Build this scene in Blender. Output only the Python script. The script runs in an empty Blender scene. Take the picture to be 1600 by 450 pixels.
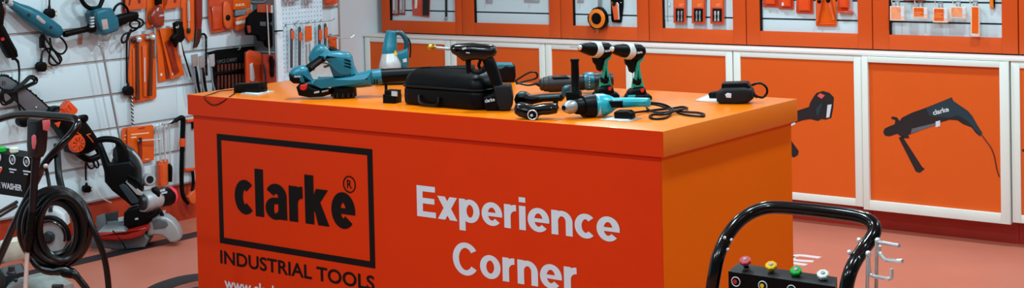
import bpy, math, random
from mathutils import Vector, Matrix
random.seed(7)
SC = bpy.context.scene
COL = SC.collection

# ------------------------------------------------------------------ camera
FPX, PX, PY = 2327.0, 754.9, -46.6            # focal length and principal point in 1600x450 pixels
YAW, PITCH, ROLL, CAMH = .6593, .0322, .0236, 1.6
cf = Vector((-math.sin(YAW)*math.cos(PITCH), math.cos(YAW)*math.cos(PITCH), -math.sin(PITCH)))
_r = Vector((math.cos(YAW), math.sin(YAW), 0)); _d = cf.cross(_r)
cr = math.cos(ROLL)*_r + math.sin(ROLL)*_d
cd = -math.sin(ROLL)*_r + math.cos(ROLL)*_d
CAM = Vector((0, 0, CAMH))
cam = bpy.data.cameras.new('camera'); camo = bpy.data.objects.new('camera', cam); COL.objects.link(camo)
cam.sensor_width = 36; cam.lens = FPX/1600*36
cam.shift_x = (800-PX)/1600; cam.shift_y = -(225-PY)/1600
m = Matrix((cr, -cd, -cf)).transposed().to_4x4(); m.translation = CAM
camo.matrix_world = m
SC.camera = camo

# ------------------------------------------------------------------ world, lights, exposure
w = bpy.data.worlds.new('shop_ambient'); SC.world = w; w.use_nodes = True
w.node_tree.nodes['Background'].inputs[0].default_value = (.66, .9, 1, 1)
w.node_tree.nodes['Background'].inputs[1].default_value = .24
SC.view_settings.view_transform = 'Standard'; SC.view_settings.look = 'None'
SC.view_settings.gamma = 1; SC.view_settings.use_curve_mapping = False
SC.view_settings.exposure = -1.06
DOWNLIGHT_W = 84
LAMP_COLOR = (.66, .92, 1.0)
CEIL = 2.95
DOWNLIGHTS = [(x, y) for x in (-4.0, -2.1, -.2) for y in (.6, 2.5, 4.4, 6.2)]

# ------------------------------------------------------------------ helpers
def srgb(h):
    h = h.lstrip('#'); c = [int(h[i:i+2], 16)/255 for i in (0, 2, 4)]
    return tuple(x/12.92 if x <= .04045 else ((x+.055)/1.055)**2.4 for x in c) + (1,)
MATS = {}
def mat(name, hexc, rough=.5, metal=0, var=.06, scale=30, bump=0, bscale=200, trans=0, emit=0, coat=0, alpha=1, spec=.5):
    if name in MATS: return MATS[name]
    mt = bpy.data.materials.new(name); MATS[name] = mt; mt.use_nodes = True
    nt = mt.node_tree; bs = nt.nodes['Principled BSDF']; c = srgb(hexc)
    bs.inputs['Roughness'].default_value = rough; bs.inputs['Metallic'].default_value = metal
    bs.inputs['Specular IOR Level'].default_value = spec
    if coat: bs.inputs['Coat Weight'].default_value = coat; bs.inputs['Coat Roughness'].default_value = .12
    if trans: bs.inputs['Transmission Weight'].default_value = trans
    bs.inputs['Alpha'].default_value = alpha
    tc = nt.nodes.new('ShaderNodeTexCoord'); nz = nt.nodes.new('ShaderNodeTexNoise')
    nz.inputs['Scale'].default_value = scale; nz.inputs['Detail'].default_value = 4
    nt.links.new(tc.outputs['Object'], nz.inputs['Vector'])
    cr_ = nt.nodes.new('ShaderNodeValToRGB'); nt.links.new(nz.outputs['Fac'], cr_.inputs['Fac'])
    cr_.color_ramp.elements[0].position = .3; cr_.color_ramp.elements[1].position = .7
    cr_.color_ramp.elements[0].color = tuple(min(1, x*(1-var)) for x in c[:3]) + (1,)
    cr_.color_ramp.elements[1].color = tuple(min(1, x*(1+var)) for x in c[:3]) + (1,)
    nt.links.new(cr_.outputs['Color'], bs.inputs['Base Color'])
    if emit:
        nt.links.new(cr_.outputs['Color'], bs.inputs['Emission Color']); bs.inputs['Emission Strength'].default_value = emit
    if bump:
        n2 = nt.nodes.new('ShaderNodeTexNoise'); n2.inputs['Scale'].default_value = bscale
        nt.links.new(tc.outputs['Object'], n2.inputs['Vector'])
        bp = nt.nodes.new('ShaderNodeBump'); bp.inputs['Strength'].default_value = bump; bp.inputs['Distance'].default_value = .002
        nt.links.new(n2.outputs['Fac'], bp.inputs['Height']); nt.links.new(bp.outputs['Normal'], bs.inputs['Normal'])
    return mt

def ray(x, y): return cf + cr*((x-PX)/FPX) + cd*((y-PY)/FPX)
def on(ax, v, x, y):
    q = ray(x, y); i = 'xyz'.index(ax); return CAM + q*((v-CAM[i])/q[i])

class Fr:
    """a plane in the room: origin O, in-plane axes U, V, normal N towards the viewer"""
    def __init__(s, O, U, V):
        s.O = Vector(O); s.U = Vector(U).normalized(); s.V = Vector(V).normalized(); s.N = s.U.cross(s.V)
    def p(s, x, y, w=0):
        q = ray(x, y); t = ((s.O + s.N*w - CAM).dot(s.N))/q.dot(s.N); return CAM + q*t
    def uv(s, x, y, w=0):
        d = s.p(x, y, w) - s.O; return (d.dot(s.U), d.dot(s.V))
    def at(s, u, v, w=0): return s.O + s.U*u + s.V*v + s.N*w
    def px(s, x, y): return (s.p(x, y) - CAM).dot(cf)/FPX       # metres per pixel there

def catmull(pts, closed=True, sub=4):
    n = len(pts); out = []
    rng = range(n) if closed else range(n-1)
    for i in rng:
        g = (lambda k: pts[k % n]) if closed else (lambda k: pts[max(0, min(n-1, k))])
        a, b, c, e = g(i-1), g(i), g(i+1), g(i+2)
        for k in range(sub):
            t = k/sub
            out.append(tuple(.5*((2*b[j]) + (-a[j]+c[j])*t + (2*a[j]-5*b[j]+4*c[j]-e[j])*t*t + (-a[j]+3*b[j]-3*c[j]+e[j])*t**3) for j in range(len(b))))
    if not closed: out.append(tuple(pts[-1]))
    return out

TXT = {}
def text2d(s, off):
    k = (s, off)
    if k in TXT: return TXT[k]
    cu = bpy.data.curves.new('t', 'FONT'); cu.body = s; cu.offset = off; cu.resolution_u = 4
    o = bpy.data.objects.new('t', cu); COL.objects.link(o)
    me = bpy.data.meshes.new_from_object(o.evaluated_get(bpy.context.evaluated_depsgraph_get()))
    r = ([(v.co.x, v.co.y) for v in me.vertices], [tuple(p.vertices) for p in me.polygons])
    bpy.data.objects.remove(o); bpy.data.curves.remove(cu); bpy.data.meshes.remove(me)
    TXT[k] = r; return r

class B:
    """collects shapes in room coordinates for one mesh"""
    def __init__(s): s.v = []; s.f = []
    def add(s, vs, fs):
        o = len(s.v); s.v += [Vector(x) for x in vs]; s.f += [tuple(i+o for i in f) for f in fs]; return s
    def box(s, F, u0, u1, v0, v1, w0, w1, bev=0):
        return s.poly(F, [(u0, v0), (u1, v0), (u1, v1), (u0, v1)], w0, w1, bev, 2)
    def abox(s, x0, x1, y0, y1, z0, z1, bev=0):
        F = Fr((0, 0, 0), (1, 0, 0), (0, 1, 0)); return s.box(F, x0, x1, y0, y1, z0, z1, bev)
    def poly(s, F, uv, w0, w1, bev=0, n=3, rings=None):
        a = sum(uv[i][0]*uv[(i+1) % len(uv)][1]-uv[(i+1) % len(uv)][0]*uv[i][1] for i in range(len(uv)))
        uv = list(uv) if a > 0 else list(uv)[::-1]
        N = len(uv); nor = []
        for i in range(N):
            p, q, r = uv[i-1], uv[i], uv[(i+1) % N]
            e1 = (q[0]-p[0], q[1]-p[1]); e2 = (r[0]-q[0], r[1]-q[1])
            l1 = math.hypot(*e1) or 1; l2 = math.hypot(*e2) or 1
            n1 = (-e1[1]/l1, e1[0]/l1); n2 = (-e2[1]/l2, e2[0]/l2)
            m_ = (n1[0]+n2[0], n1[1]+n2[1]); l = math.hypot(*m_) or 1; m_ = (m_[0]/l, m_[1]/l)
            c = max(.55, m_[0]*n1[0]+m_[1]*n1[1]); nor.append((m_[0]/c, m_[1]/c))
        if rings: pass
        elif bev <= 0: rings = [(0, w0), (0, w1)]
        else:
            bev = min(bev, (w1-w0)*.5)
            A = [math.pi/2*k/n for k in range(n+1)]
            rings = [(bev*(1-math.sin(t)), w0+bev*(1-math.cos(t))) for t in A]
            rings += [(i, w0+w1-w) for i, w in rings[::-1]]
            if rings[n][1] >= rings[n+1][1]-1e-7: rings.pop(n)
        vs = []; fs = []
        for ins, ww in rings:
            vs += [F.at(q[0]+m_[0]*ins, q[1]+m_[1]*ins, ww) for q, m_ in zip(uv, nor)]
        for k in range(len(rings)-1):
            for i in range(N):
                j = (i+1) % N; fs.append((k*N+i, k*N+j, (k+1)*N+j, (k+1)*N+i))
        fs.append(tuple(range(N))[::-1]); fs.append(tuple(range((len(rings)-1)*N, len(rings)*N)))
        return s.add(vs, fs)
    def prof(s, F, pts, w0, w1, bev=0, n=3, sm=0, at=None):
        """outline given in photo pixels on plane F, as a solid from w0 to w1"""
        if sm: pts = catmull(pts, True, sm)
        wm = (w0+w1)/2 if at is None else at
        return s.poly(F, [F.uv(x, y, wm) for x, y in pts], w0, w1, bev, n)
    def tube(s, pts, r, seg=8, sub=0, closed=False):
        pts = [tuple(p) for p in pts]
        if sub: pts = catmull(pts, closed, sub)
        P = [Vector(p) for p in pts]; n = len(P)
        R = r if isinstance(r, (list, tuple)) else [r]*n
        if len(R) != n: R = [R[min(len(R)-1, int(i*(len(R)-1)/(n-1)+.5))] for i in range(n)]
        T = []
        for i in range(n):
            a = P[(i-1) % n] if closed else P[max(0, i-1)]; b_ = P[(i+1) % n] if closed else P[min(n-1, i+1)]
            t = b_-a; T.append(t.normalized() if t.length > 1e-9 else Vector((0, 0, 1)))
        nx = T[0].orthogonal().normalized(); vs = []; fs = []
        for i in range(n):
            nx = (nx - T[i]*nx.dot(T[i])); nx = nx.normalized() if nx.length > 1e-6 else T[i].orthogonal().normalized()
            ny = T[i].cross(nx)
            for k in range(seg):
                a = 2*math.pi*k/seg; vs.append(P[i]+(nx*math.cos(a)+ny*math.sin(a))*R[i])
        for i in range(n if closed else n-1):
            j = (i+1) % n
            for k in range(seg):
                l = (k+1) % seg; fs.append((i*seg+k, i*seg+l, j*seg+l, j*seg+k))
        if not closed: fs.append(tuple(range(seg))[::-1]); fs.append(tuple(range((n-1)*seg, n*seg)))
        return s.add(vs, fs)
    def lathe(s, p0, p1, prof, seg=20):
        """prof: (fraction along p0->p1, radius)"""
        p0 = Vector(p0); p1 = Vector(p1); ax = p1-p0; T = ax.normalized(); nx = T.orthogonal().normalized(); ny = T.cross(nx)
        vs = []; fs = []; n = len(prof)
        for t, r in prof:
            c = p0+ax*t; r = max(r, 1e-5)
            for k in range(seg):
                a = 2*math.pi*k/seg; vs.append(c+(nx*math.cos(a)+ny*math.sin(a))*r)
        for i in range(n-1):
            for k in range(seg):
                l = (k+1) % seg; fs.append((i*seg+k, i*seg+l, (i+1)*seg+l, (i+1)*seg+k))
        fs.append(tuple(range(seg))[::-1]); fs.append(tuple(range((n-1)*seg, n*seg)))
        return s.add(vs, fs)
    def cyl(s, p0, p1, r, seg=16): return s.lathe(p0, p1, [(0, r), (1, r)], seg)
    def ball(s, c, r, seg=12):
        c = Vector(c); n = seg//2
        pr = [((1-math.cos(math.pi*k/n))/2, r*math.sin(math.pi*k/n)) for k in range(n+1)]
        return s.lathe(c-Vector((0, 0, r)), c+Vector((0, 0, r)), pr, seg)
    def ring(s, F, pu, pv, R, r, w=0, n=24, seg=6, a0=0, a1=None):
        a1 = 2*math.pi if a1 is None else a1; cl = abs(a1-a0-2*math.pi) < 1e-6
        pts = [F.at(pu+R*math.cos(a0+(a1-a0)*k/(n if cl else n-1)), pv+R*math.sin(a0+(a1-a0)*k/(n if cl else n-1)), w) for k in range(n)]
        return s.tube(pts, r, seg, closed=cl)
    def text(s, F, st, u0, u1, base, cap, w, off=.0, ref='E', th=.001, ang=0):
        vs, fs = text2d(st, off); rv, _ = text2d(ref, off)
        x0 = min(v[0] for v in vs); x1 = max(v[0] for v in vs)
        b0 = min(v[1] for v in rv); b1 = max(v[1] for v in rv)
        sx = (u1-u0)/(x1-x0); sy = (cap-base)/(b1-b0); c, sn = math.cos(ang), math.sin(ang)
        def q(v):
            a = (v[0]-x0)*sx; b_ = (v[1]-b0)*sy; return F.at(u0+a*c-b_*sn, base+a*sn+b_*c, w+th)
        s.add([q(v) for v in vs], fs)
        return s

def _ell(cx, cy, rx, ry, a0, a1, n=18):
    return [(cx+rx*math.cos(math.radians(a0+(a1-a0)*k/n)), cy+ry*math.sin(math.radians(a0+(a1-a0)*k/n))) for k in range(n+1)]
def glyph(ch, t):
    """bold letter, x-height 1: strokes (points, vertical thickness factor), polygons, width"""
    h = t/2; H = 1.36; v = .78; hv = h*v; S = []; Q = []
    if ch == 'o': w_ = .94; S.append((_ell(.47, .5, .47-h, .5-hv, 0, 360, 32), v))
    elif ch == 'c': w_ = .82; S.append((_ell(.46, .5, .46-h, .5-hv, 46, 314, 28), v))
    elif ch == 'e':
        w_ = .94; S.append((_ell(.47, .5, .47-h, .5-hv, -4, 318, 32), v)); Q = [[(t*.8, .405), (.94, .405), (.94, .565), (t*.8, .565)]]
    elif ch == 'l': w_ = t; S.append(([(h, 0), (h, H)], 1))
    elif ch == 'i': w_ = t; S += [([(h, 0), (h, 1)], 1), ([(h, H-.21), (h, H)], 1)]
    elif ch == 'r': w_ = .58; S += [([(h, 0), (h, 1)], 1), (_ell(h+.37, .50, .37, .5-hv*1.1, 180, 86, 10), .9)]
    elif ch == 'n': w_ = .90; S += [([(h, 0), (h, 1)], 1), (_ell(.45, .56, .45-h, .44-hv, 180, 0, 16) + [(.90-h, .45), (.90-h, 0)], v)]
    elif ch == 'p': w_ = .96; S += [([(h, -.36), (h, 1)], 1), (_ell(.51, .5, .45-h, .5-hv, 0, 360, 32), v)]
    elif ch == 'x': w_ = .94; k = t*.62; Q = [[(0, 0), (2*k, 0), (.94, 1), (.94-2*k, 1)], [(.94-2*k, 0), (.94, 0), (2*k, 1), (0, 1)]]
    elif ch == 'k':
        w_ = .98; k = t*.62; S.append(([(h, 0), (h, H)], 1)); Q = [[(t*.8, .26), (t*.8, .26+t*1.15), (.92-2*k, 1), (.95, 1)], [(t+.0, .46), (t+.22, .70), (.98, 0), (.98-2*k, 0)]]
    elif ch == 'a':
        w_ = .90; r_ = .90-h
        S.append((_ell(.45, .64, .45-h, .36-hv, 158, 0, 14) + [(r_, .5), (r_, 0)], v))
        S.append(([(r_, .515), (.46, .515)] + _ell(.40, .29, .40-h*.9, .225, 95, 275, 16)[1:] + [(.55, .09), (r_, .24)], .5))
    elif ch == 'E':
        w_ = .92; b_ = t*.84; S.append(([(h, 0), (h, H)], 1)); Q = [[(0, 0), (.92, 0), (.92, b_), (0, b_)], [(0, H-b_), (.90, H-b_), (.90, H), (0, H)], [(0, H/2-b_/2+.03), (.86, H/2-b_/2+.03), (.86, H/2+b_/2+.03), (0, H/2+b_/2+.03)]]
    elif ch == 'C': w_ = 1.18; S.append((_ell(.61, H/2, .61-h, H/2+.02-hv, 36, 324, 32), v))
    else: w_ = .4
    return S, Q, w_
def stroke_text(b, F, st, u0, u1, base, xh, w, t=.3, gap=.1, th=.0008):
    x = 0; polys = []; lay = []; li = 0
    for ch in st:
        S, Q, wd = glyph(ch, t)
        for s_, v in S:
            li += 1
            n = len(s_); L = []; R = []; cl = math.hypot(s_[0][0]-s_[-1][0], s_[0][1]-s_[-1][1]) < 1e-6
            for i in range(n):
                p0, p1 = s_[max(0, i-1)], s_[min(n-1, i+1)]
                if cl and i == 0: p0 = s_[-2]
                if cl and i == n-1: p1 = s_[1]
                d = (p1[0]-p0[0], p1[1]-p0[1]); l = math.hypot(*d) or 1
                c_ = (-d[1]/l*t/2, d[0]/l*t/2*v); L.append((s_[i][0]+c_[0], s_[i][1]+c_[1])); R.append((s_[i][0]-c_[0], s_[i][1]-c_[1]))
            for i in range(n-1): polys.append([(q[0]+x, q[1]) for q in (R[i], R[i+1], L[i+1], L[i])]); lay.append(li)
        for q_ in Q: li += 1; polys.append([(q[0]+x, q[1]) for q in q_]); lay.append(li)
        x += wd+gap
    W = x-gap; sx = (u1-u0)/W
    for k, q_ in enumerate(polys):
        ar = sum(q_[i][0]*q_[(i+1) % len(q_)][1]-q_[(i+1) % len(q_)][0]*q_[i][1] for i in range(len(q_)))
        if ar < 0: q_ = q_[::-1]
        b.add([F.at(u0+p[0]*sx, base+p[1]*xh, w+th+4e-5*lay[k]) for p in q_], [tuple(range(len(q_)))])
    return b

ORG = {}; MINZ = None
def thing(name, label, cat, loc, group=None, kind=None):
    o = bpy.data.objects.new(name, None); COL.objects.link(o); o.location = loc; o.empty_display_size = .05
    ORG[o] = Vector(loc); o['label'] = label; o['category'] = cat
    if group: o['group'] = group
    return o
def done(b, name, m_, parent=None, label=None, cat=None, group=None, kind=None, ang=38):
    if parent is not None: org = ORG[parent]
    else:
        org = Vector(((min(v.x for v in b.v)+max(v.x for v in b.v))/2, (min(v.y for v in b.v)+max(v.y for v in b.v))/2, min(v.z for v in b.v)))
    if MINZ is not None:
        for v in b.v:
            if v.z < MINZ: v.z = MINZ
    me = bpy.data.meshes.new(name); me.from_pydata([v-org for v in b.v], [], b.f); me.update()
    me.shade_smooth(); me.set_sharp_from_angle(angle=math.radians(ang))
    me.materials.append(m_)
    o = bpy.data.objects.new(name, me); COL.objects.link(o); ORG[o] = org
    if parent is not None: o.parent = parent
    else: o.location = org
    if label: o['label'] = label
    if cat: o['category'] = cat
    if group: o['group'] = group
    if kind: o['kind'] = kind
    return o

# ------------------------------------------------------------------ materials
M_white = mat('white_paint', '#d3d8dc', .55, var=.015, scale=3)
M_slat = mat('slat_white', '#d3e3e9', .35, var=.01, scale=3)
M_alu = mat('aluminium', '#a9a6a4', .35, .5, .1)
M_groove = mat('groove_insert', '#b3b1b1', .45, .2, .1)
M_grooveshade = mat('groove_and_shade', '#22262a', .6)
M_door = mat('door_white', '#e3e8e0', .4, var=.01, scale=3)
M_panel = mat('cabinet_orange', '#dc5a1a', .45, var=.015, scale=4, spec=.25)
M_upper = mat('upper_orange', '#cf4c16', .45, var=.015, scale=4, spec=.25)
M_plinth = mat('plinth_red', '#a82818', .5, var=.03, scale=6)
M_kick = mat('kick_orange', '#b5371a', .4, var=.25, scale=9)
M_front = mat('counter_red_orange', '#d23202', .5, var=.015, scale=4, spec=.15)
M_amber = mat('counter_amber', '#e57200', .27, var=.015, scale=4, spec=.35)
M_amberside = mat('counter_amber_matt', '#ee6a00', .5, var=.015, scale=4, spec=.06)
M_black = mat('black_plastic', '#040506', .42, var=.15, scale=60, bump=.06, bscale=700, spec=.13)
M_blackgl = mat('black_gloss', '#050607', .2, var=.1, spec=.4)
M_rubber = mat('black_rubber', '#040405', .45, var=.15, spec=.22)
M_print = mat('print_black', '#060404', .6, var=.05, spec=.2)
M_printw = mat('print_white', '#cfd4dc', .5, var=.02)
M_teal = mat('teal_plastic', '#076478', .35, var=.06, scale=40)
M_teald = mat('dark_teal_plastic', '#063f4d', .35, var=.08, scale=40)
M_tealb = mat('bright_teal_plastic', '#0a98a6', .32, var=.05, scale=40)
M_green = mat('green_grip', '#148a70', .45, var=.1, scale=50)
M_chrome = mat('chrome', '#e2e4e4', .2, .55, .03)
M_steel = mat('steel', '#a3a5a6', .32, .5, .08)
M_silver = mat('silver_cast', '#b4b6b8', .36, .35, .06)
M_dsteel = mat('dark_steel', '#2c2e31', .4, .4, .1)
M_red = mat('red_plastic', '#c81e18', .35)
M_pink = mat('pink_red_plastic', '#ff3a55', .4)
M_orange = mat('orange_plastic', '#e8490f', .4, var=.05)
M_pack = mat('orange_card', '#e2580a', .3, var=.05, scale=25, coat=.5)
M_pack2 = mat('red_orange_card', '#cf3f16', .25, var=.15, scale=25, coat=.6)
M_packd = mat('dark_red_card', '#8e2310', .3, var=.3, scale=30, coat=.5)
M_yellow = mat('yellow', '#e8b80a', .4)
M_brass = mat('brass', '#c79a3a', .3, .9)
M_label = mat('grey_label', '#b9c2c6', .4)
M_cream = mat('cream_tank', '#d9d8c6', .4, var=.05)
M_clear = mat('clear_blister', '#e9eef0', .08, var=.02, alpha=.28)
M_cardw = mat('white_card', '#d8d6d2', .4)
M_wood = mat('warm_brown', '#7a4630', .5)
# ================================================================== the room
FL = Fr((0, 0, 0), (1, 0, 0), (0, 1, 0))
def floor_mat():
    mt = mat('floor_terracotta', '#c4705a', .42, var=.07, scale=2.2, bump=.05, bscale=90)
    return mt
fl = done(B().abox(-6.45, 3, -2, 7.6, -.1, 0), 'floor', floor_mat(), kind='structure')
ce = done(B().abox(-6.45, 3, -2, 7.6, CEIL, CEIL+.1), 'ceiling', M_white, kind='structure')
wl = done(B().abox(-6.55, -6.45, -2, 7.6, -.1, CEIL+.1), 'wall_left', M_white, kind='structure')
wb = done(B().abox(-6.55, 3, 7.6, 7.7, -.1, CEIL+.1), 'wall_back', M_white, kind='structure')
M_tape = mat('floor_black_marking', '#1b1c20', .5, var=.1)
b = B(); b.abox(-6.02, -5.915, -2, 6.6, 0, .0015); done(b, 'floor_stripe', M_tape, fl)
# curved marking near the counter
def arc_band(pts_out, pts_in, name):
    po = [on('z', 0, *q) for q in pts_out]; pi = [on('z', 0, *q) for q in pts_in]
    po = catmull([tuple(p) for p in po], False, 5); pi = catmull([tuple(p) for p in pi], False, 5)
    uv = [(p[0], p[1]) for p in po] + [(p[0], p[1]) for p in pi[::-1]]
    done(B().poly(FL, uv, .0002, .0015), name, M_tape, fl)
arc_band([(196, 470), (230, 450), (250, 441), (280, 432), (312, 427.5), (345, 426)], [(235, 470), (270, 450), (290, 443), (312, 438), (330, 437), (345, 437)], 'curved_stripe')
arc_band([(262, 470), (290, 455), (300, 450), (312, 448), (345, 446)], [(280, 475), (300, 465), (312, 460), (330, 458), (345, 457)], 'curved_stripe')
# white lettering on the floor, seen past the counter
b = B()
for pts in ([(1228, 406), (1236, 401.5), (1246, 399.5), (1256, 399.8), (1281, 403)], [(1238, 401), (1236, 405.5), (1250, 407.5), (1271, 408.8)],
            [(1230, 410.5), (1240, 411.5), (1260, 414.3)], [(1228, 416), (1236, 416.8), (1244, 419)]):
    P = [on('z', 0, *q) for q in pts]; P = [Vector(p) for p in catmull([tuple(p) for p in P], False, 4)]
    L = []; R = []
    for i, p in enumerate(P):
        t = (P[min(i+1, len(P)-1)]-P[max(i-1, 0)]).normalized(); n_ = Vector((-t.y, t.x, 0))*.02
        L.append((p.x+n_.x, p.y+n_.y)); R.append((p.x-n_.x, p.y-n_.y))
    b.poly(FL, L+R[::-1], .0003, .0015)
done(b, 'lettering', mat('floor_lettering', '#e6d3d2', .5), fl, label='white letter m printed on the floor')

# slat wall: separate boards with metal inserts between them
WF = Fr((-6.30, 0, 0), (0, 1, 0), (0, 0, 1))           # face of the slat wall, u = y, v = z, w = out from the wall
YS = on('x', -6.3, 277, 170).y; YEND = 6.665
done(B().box(WF, -2, YEND, .21, 2.40, -.15, -.022), 'backing_board', M_white, wl)
GZ = [.21+.1785*i for i in range(13)]
segs = [(YS-4*1.22, YS-3*1.22), (YS-3*1.22, YS-2*1.22), (YS-2*1.22, YS-1.22), (YS-1.22, YS), (YS, YS+1.22), (YS+1.22, YEND)]
for k in range(12):
    for (a, c) in segs:
        if c - a < .02: continue
        done(B().box(WF, a+.0008, c-.0008, GZ[k]+(.0065 if k else 0), GZ[k+1]-.0065, -.022, 0, .0015), 'slat_board', M_slat, wl)
for k in range(1, 12):
    b = B(); b.box(WF, -2, YEND, GZ[k]-.0065, GZ[k]+.0065, -.022, -.008)
    b.box(WF, -2, YEND, GZ[k]-.0065, GZ[k]-.0045, -.008, -.001)
    done(b, 'groove_insert', M_groove, wl)
done(B().box(WF, YEND, YEND+.018, .0, 2.40, -.15, 0, .002), 'end_trim', mat('trim_taupe', '#a89a95', .4, .3), wl)
done(B().box(WF, -2, YEND, 0, .205, -.15, -.02, .002), 'kick_panel', M_kick, wl)
b = B(); b.box(WF, -2, YEND, .202, .213, -.02, 0, .001); done(b, 'bottom_trim', mat('trim_taupe', '#a89a95'), wl)

# ceiling downlights (above the frame)
for i, (x, y) in enumerate(DOWNLIGHTS):
    t = thing('ceiling_light', 'round white recessed downlight in the ceiling', 'light', (x, y, CEIL-.03), 'downlights in the ceiling')
    b = B(); b.lathe((x, y, CEIL), (x, y, CEIL-.03), [(0, .13), (.6, .13), (1, .115), (1, .10), (.3, .095)], 24); done(b, 'rim', M_white, t)
    ld = bpy.data.lights.new('downlight', 'AREA'); ld.shape = 'DISK'; ld.size = .18; ld.energy = DOWNLIGHT_W*(1.1 if x < -3 else .85 if x < -1 else .38); ld.color = LAMP_COLOR
    lo = bpy.data.objects.new('lamp', ld); COL.objects.link(lo); lo.parent = t; lo.location = (0, 0, -.004)

# ------------------------------------------------------------------ cabinets along the back wall
DX = [-6.44, -5.733, -5.022, -4.427, -3.799, -3.074, -2.335, -1.61, -.89]
BY = 7.05
BF = Fr((0, BY, 0), (1, 0, 0), (0, 0, 1))              # door faces, w = out from the cabinets
where = ['next to the white left wall', 'behind the circular saw and router', 'behind the black pistol sprayer', 'behind the green cordless drills',
         'printed with a cordless impact tool', 'printed with a corded rotary hammer drill', 'right after the rotary hammer print', 'at the far end of the row']
BASE = []
for i in range(8):
    x0, x1 = DX[i], DX[i+1]
    t = thing('base_cabinet', ('orange panelled base cabinet with white door frame, ' + where[i]), 'cabinet', ((x0+x1)/2, 7.3, 0), 'base cabinets with white framed orange doors')
    done(B().abox(x0+.001, x1-.001, BY+.022, 7.57, .12, .885), 'body', M_white, t)
    done(B().abox(x0+.001, x1-.001, BY+.1, 7.57, 0, .12), 'plinth', M_plinth, t)
    pr = .012 if i == 5 else 0
    zb = .112 if i == 5 else .122
    sl, sr = (.044, .044) if i != 5 else (.035, .047)
    b = B()
    b.box(BF, x0+.003, x0+sl, zb, .884, -.02, pr, .002); b.box(BF, x1-sr, x1-.003, zb, .884, -.02, pr, .002)
    b.box(BF, x0+sl, x1-sr, zb, .160, -.02, pr, .002); b.box(BF, x0+sl, x1-sr, .855, .884, -.02, pr, .002)
    d = done(b, 'door', M_door, t)
    done(B().box(BF, x0+sl-.002, x1-sr+.002, .158, .857, -.016, -.006), 'panel', M_panel, d)
    BASE.append(d)
top = done(B().abox(DX[0]-.005, DX[8], BY-.004, 7.57, .886, .902, .002), 'worktop', mat('worktop_white', '#e6e0da', .35, var=.01), None,
           'long thin white ledge running along the base cabinets', 'worktop')

UX = [-6.397, -5.731, -4.991, -4.387, -3.779, -3.066, -2.333, -1.61, -.89]
OPN = [(-6.324, -5.786), (-5.635, -5.073), (-4.904, -4.466), (-4.299, -3.859), (-3.698, -3.145), (-2.978, -2.412), (-2.24, -1.70), (-1.52, -.98)]
UY = 7.17
UF = Fr((0, UY, 0), (1, 0, 0), (0, 0, 1))
uw = ['holding wide chisel packs, next to the left wall', 'with an almost empty window', 'with tape measure and utility knife', 'with three drill bit packs',
      'with red orange blister packs', 'with a row of five small packs', 'right after the five small packs', 'at the far end of the row']
UPC = []
gz = [1.05+.102*k for k in range(8)]
for i in range(8):
    x0, x1 = UX[i], UX[i+1]; a, c = OPN[i]
    t = thing('display_cabinet', 'orange framed wall display cabinet ' + uw[i], 'cabinet', ((x0+x1)/2, 7.4, .903), 'orange display cabinets above the ledge')
    done(B().abox(x0+.001, x1-.001, UY+.032, 7.57, .903, 2.0), 'body', M_grooveshade, t)  # dark body fills the seams and puts in the shadow line under the frame
    b = B()
    b.box(UF, x0+.0028, a, .909, 2.0, -.02, 0, .0015); b.box(UF, c, x1-.0028, .909, 2.0, -.02, 0, .0015)
    b.box(UF, a, c, .909, .985, -.02, 0, .0015); b.box(UF, a, c, 1.86, 2.0, -.02, 0, .0015)
    done(b, 'frame', M_upper, t)
    done(B().box(UF, a-.01, c+.01, .975, 1.87, -.032, -.028), 'groove_back', M_grooveshade, t)
    z = [.975]+gz+[1.87]
    for k in range(len(z)-1):
        if z[k+1]-z[k] < .02: continue
        done(B().box(UF, a-.008, c+.008, z[k]+(.0045 if k else 0), z[k+1]-.0045, -.028, -.020), 'slat_board', mat('cabinet_slat_white', '#c6d3d8', .4, var=.01), t)
    done(B().box(UF, a, a+.007, .986, 1.859, -.0195, -.003), 'reveal_dark_strip', M_print, t)  # black strip added to darken the left reveal of the opening
    UPC.append(t)

# pictures printed on two door panels
def pr(F, pts, name, m_, par, w=.0004, sm=0):
    b = B(); b.prof(F, pts, w, w+.0006, sm=sm, at=w); return done(b, name, m_, par)
PF = Fr((0, BY+.006, 0), (1, 0, 0), (0, 0, 1))
d6 = [(1380, 207), (1382, 201), (1390, 197), (1398, 194), (1399, 188), (1392, 185), (1394, 182), (1401, 183), (1406, 189), (1409, 184), (1425, 176), (1445, 169), (1470, 159), (1487, 152), (1490, 158),
      (1500, 166), (1512, 173), (1519, 181), (1527, 195), (1535, 208), (1531, 213), (1525, 208), (1518, 199), (1505, 194), (1496, 188), (1484, 187), (1470, 191), (1440, 203), (1419, 211), (1421, 216), (1412, 216), (1402, 209), (1390, 213), (1383, 212)]
p6 = pr(PF, d6, 'printed_tool', mat('print_dark_tool', '#14161a', .5), BASE[5])
pr(PF, [(1447, 169), (1487, 152.5), (1490, 158), (1512, 173), (1519, 181), (1534, 208), (1531, 212), (1524, 203), (1512, 189), (1497, 180), (1483, 184), (1452, 181)], 'printed_grip', mat('print_teal', '#12323c', .5), BASE[5], .001)
pr(PF, [(1404, 215), (1410, 213), (1441, 261), (1445, 264), (1437, 270), (1431, 268)], 'printed_side_handle', mat('print_dark_tool', '#14161a'), BASE[5], .0004)
pr(PF, [(1425, 201), (1470, 190), (1468, 193), (1440, 203), (1423, 209)], 'printed_gearbox', mat('print_grey', '#5c5f66', .5), BASE[5], .001)
pr(PF, [(1462, 190), (1469, 188), (1469, 197), (1462, 199)], 'printed_tag', M_printw, BASE[5], .0014)
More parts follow.
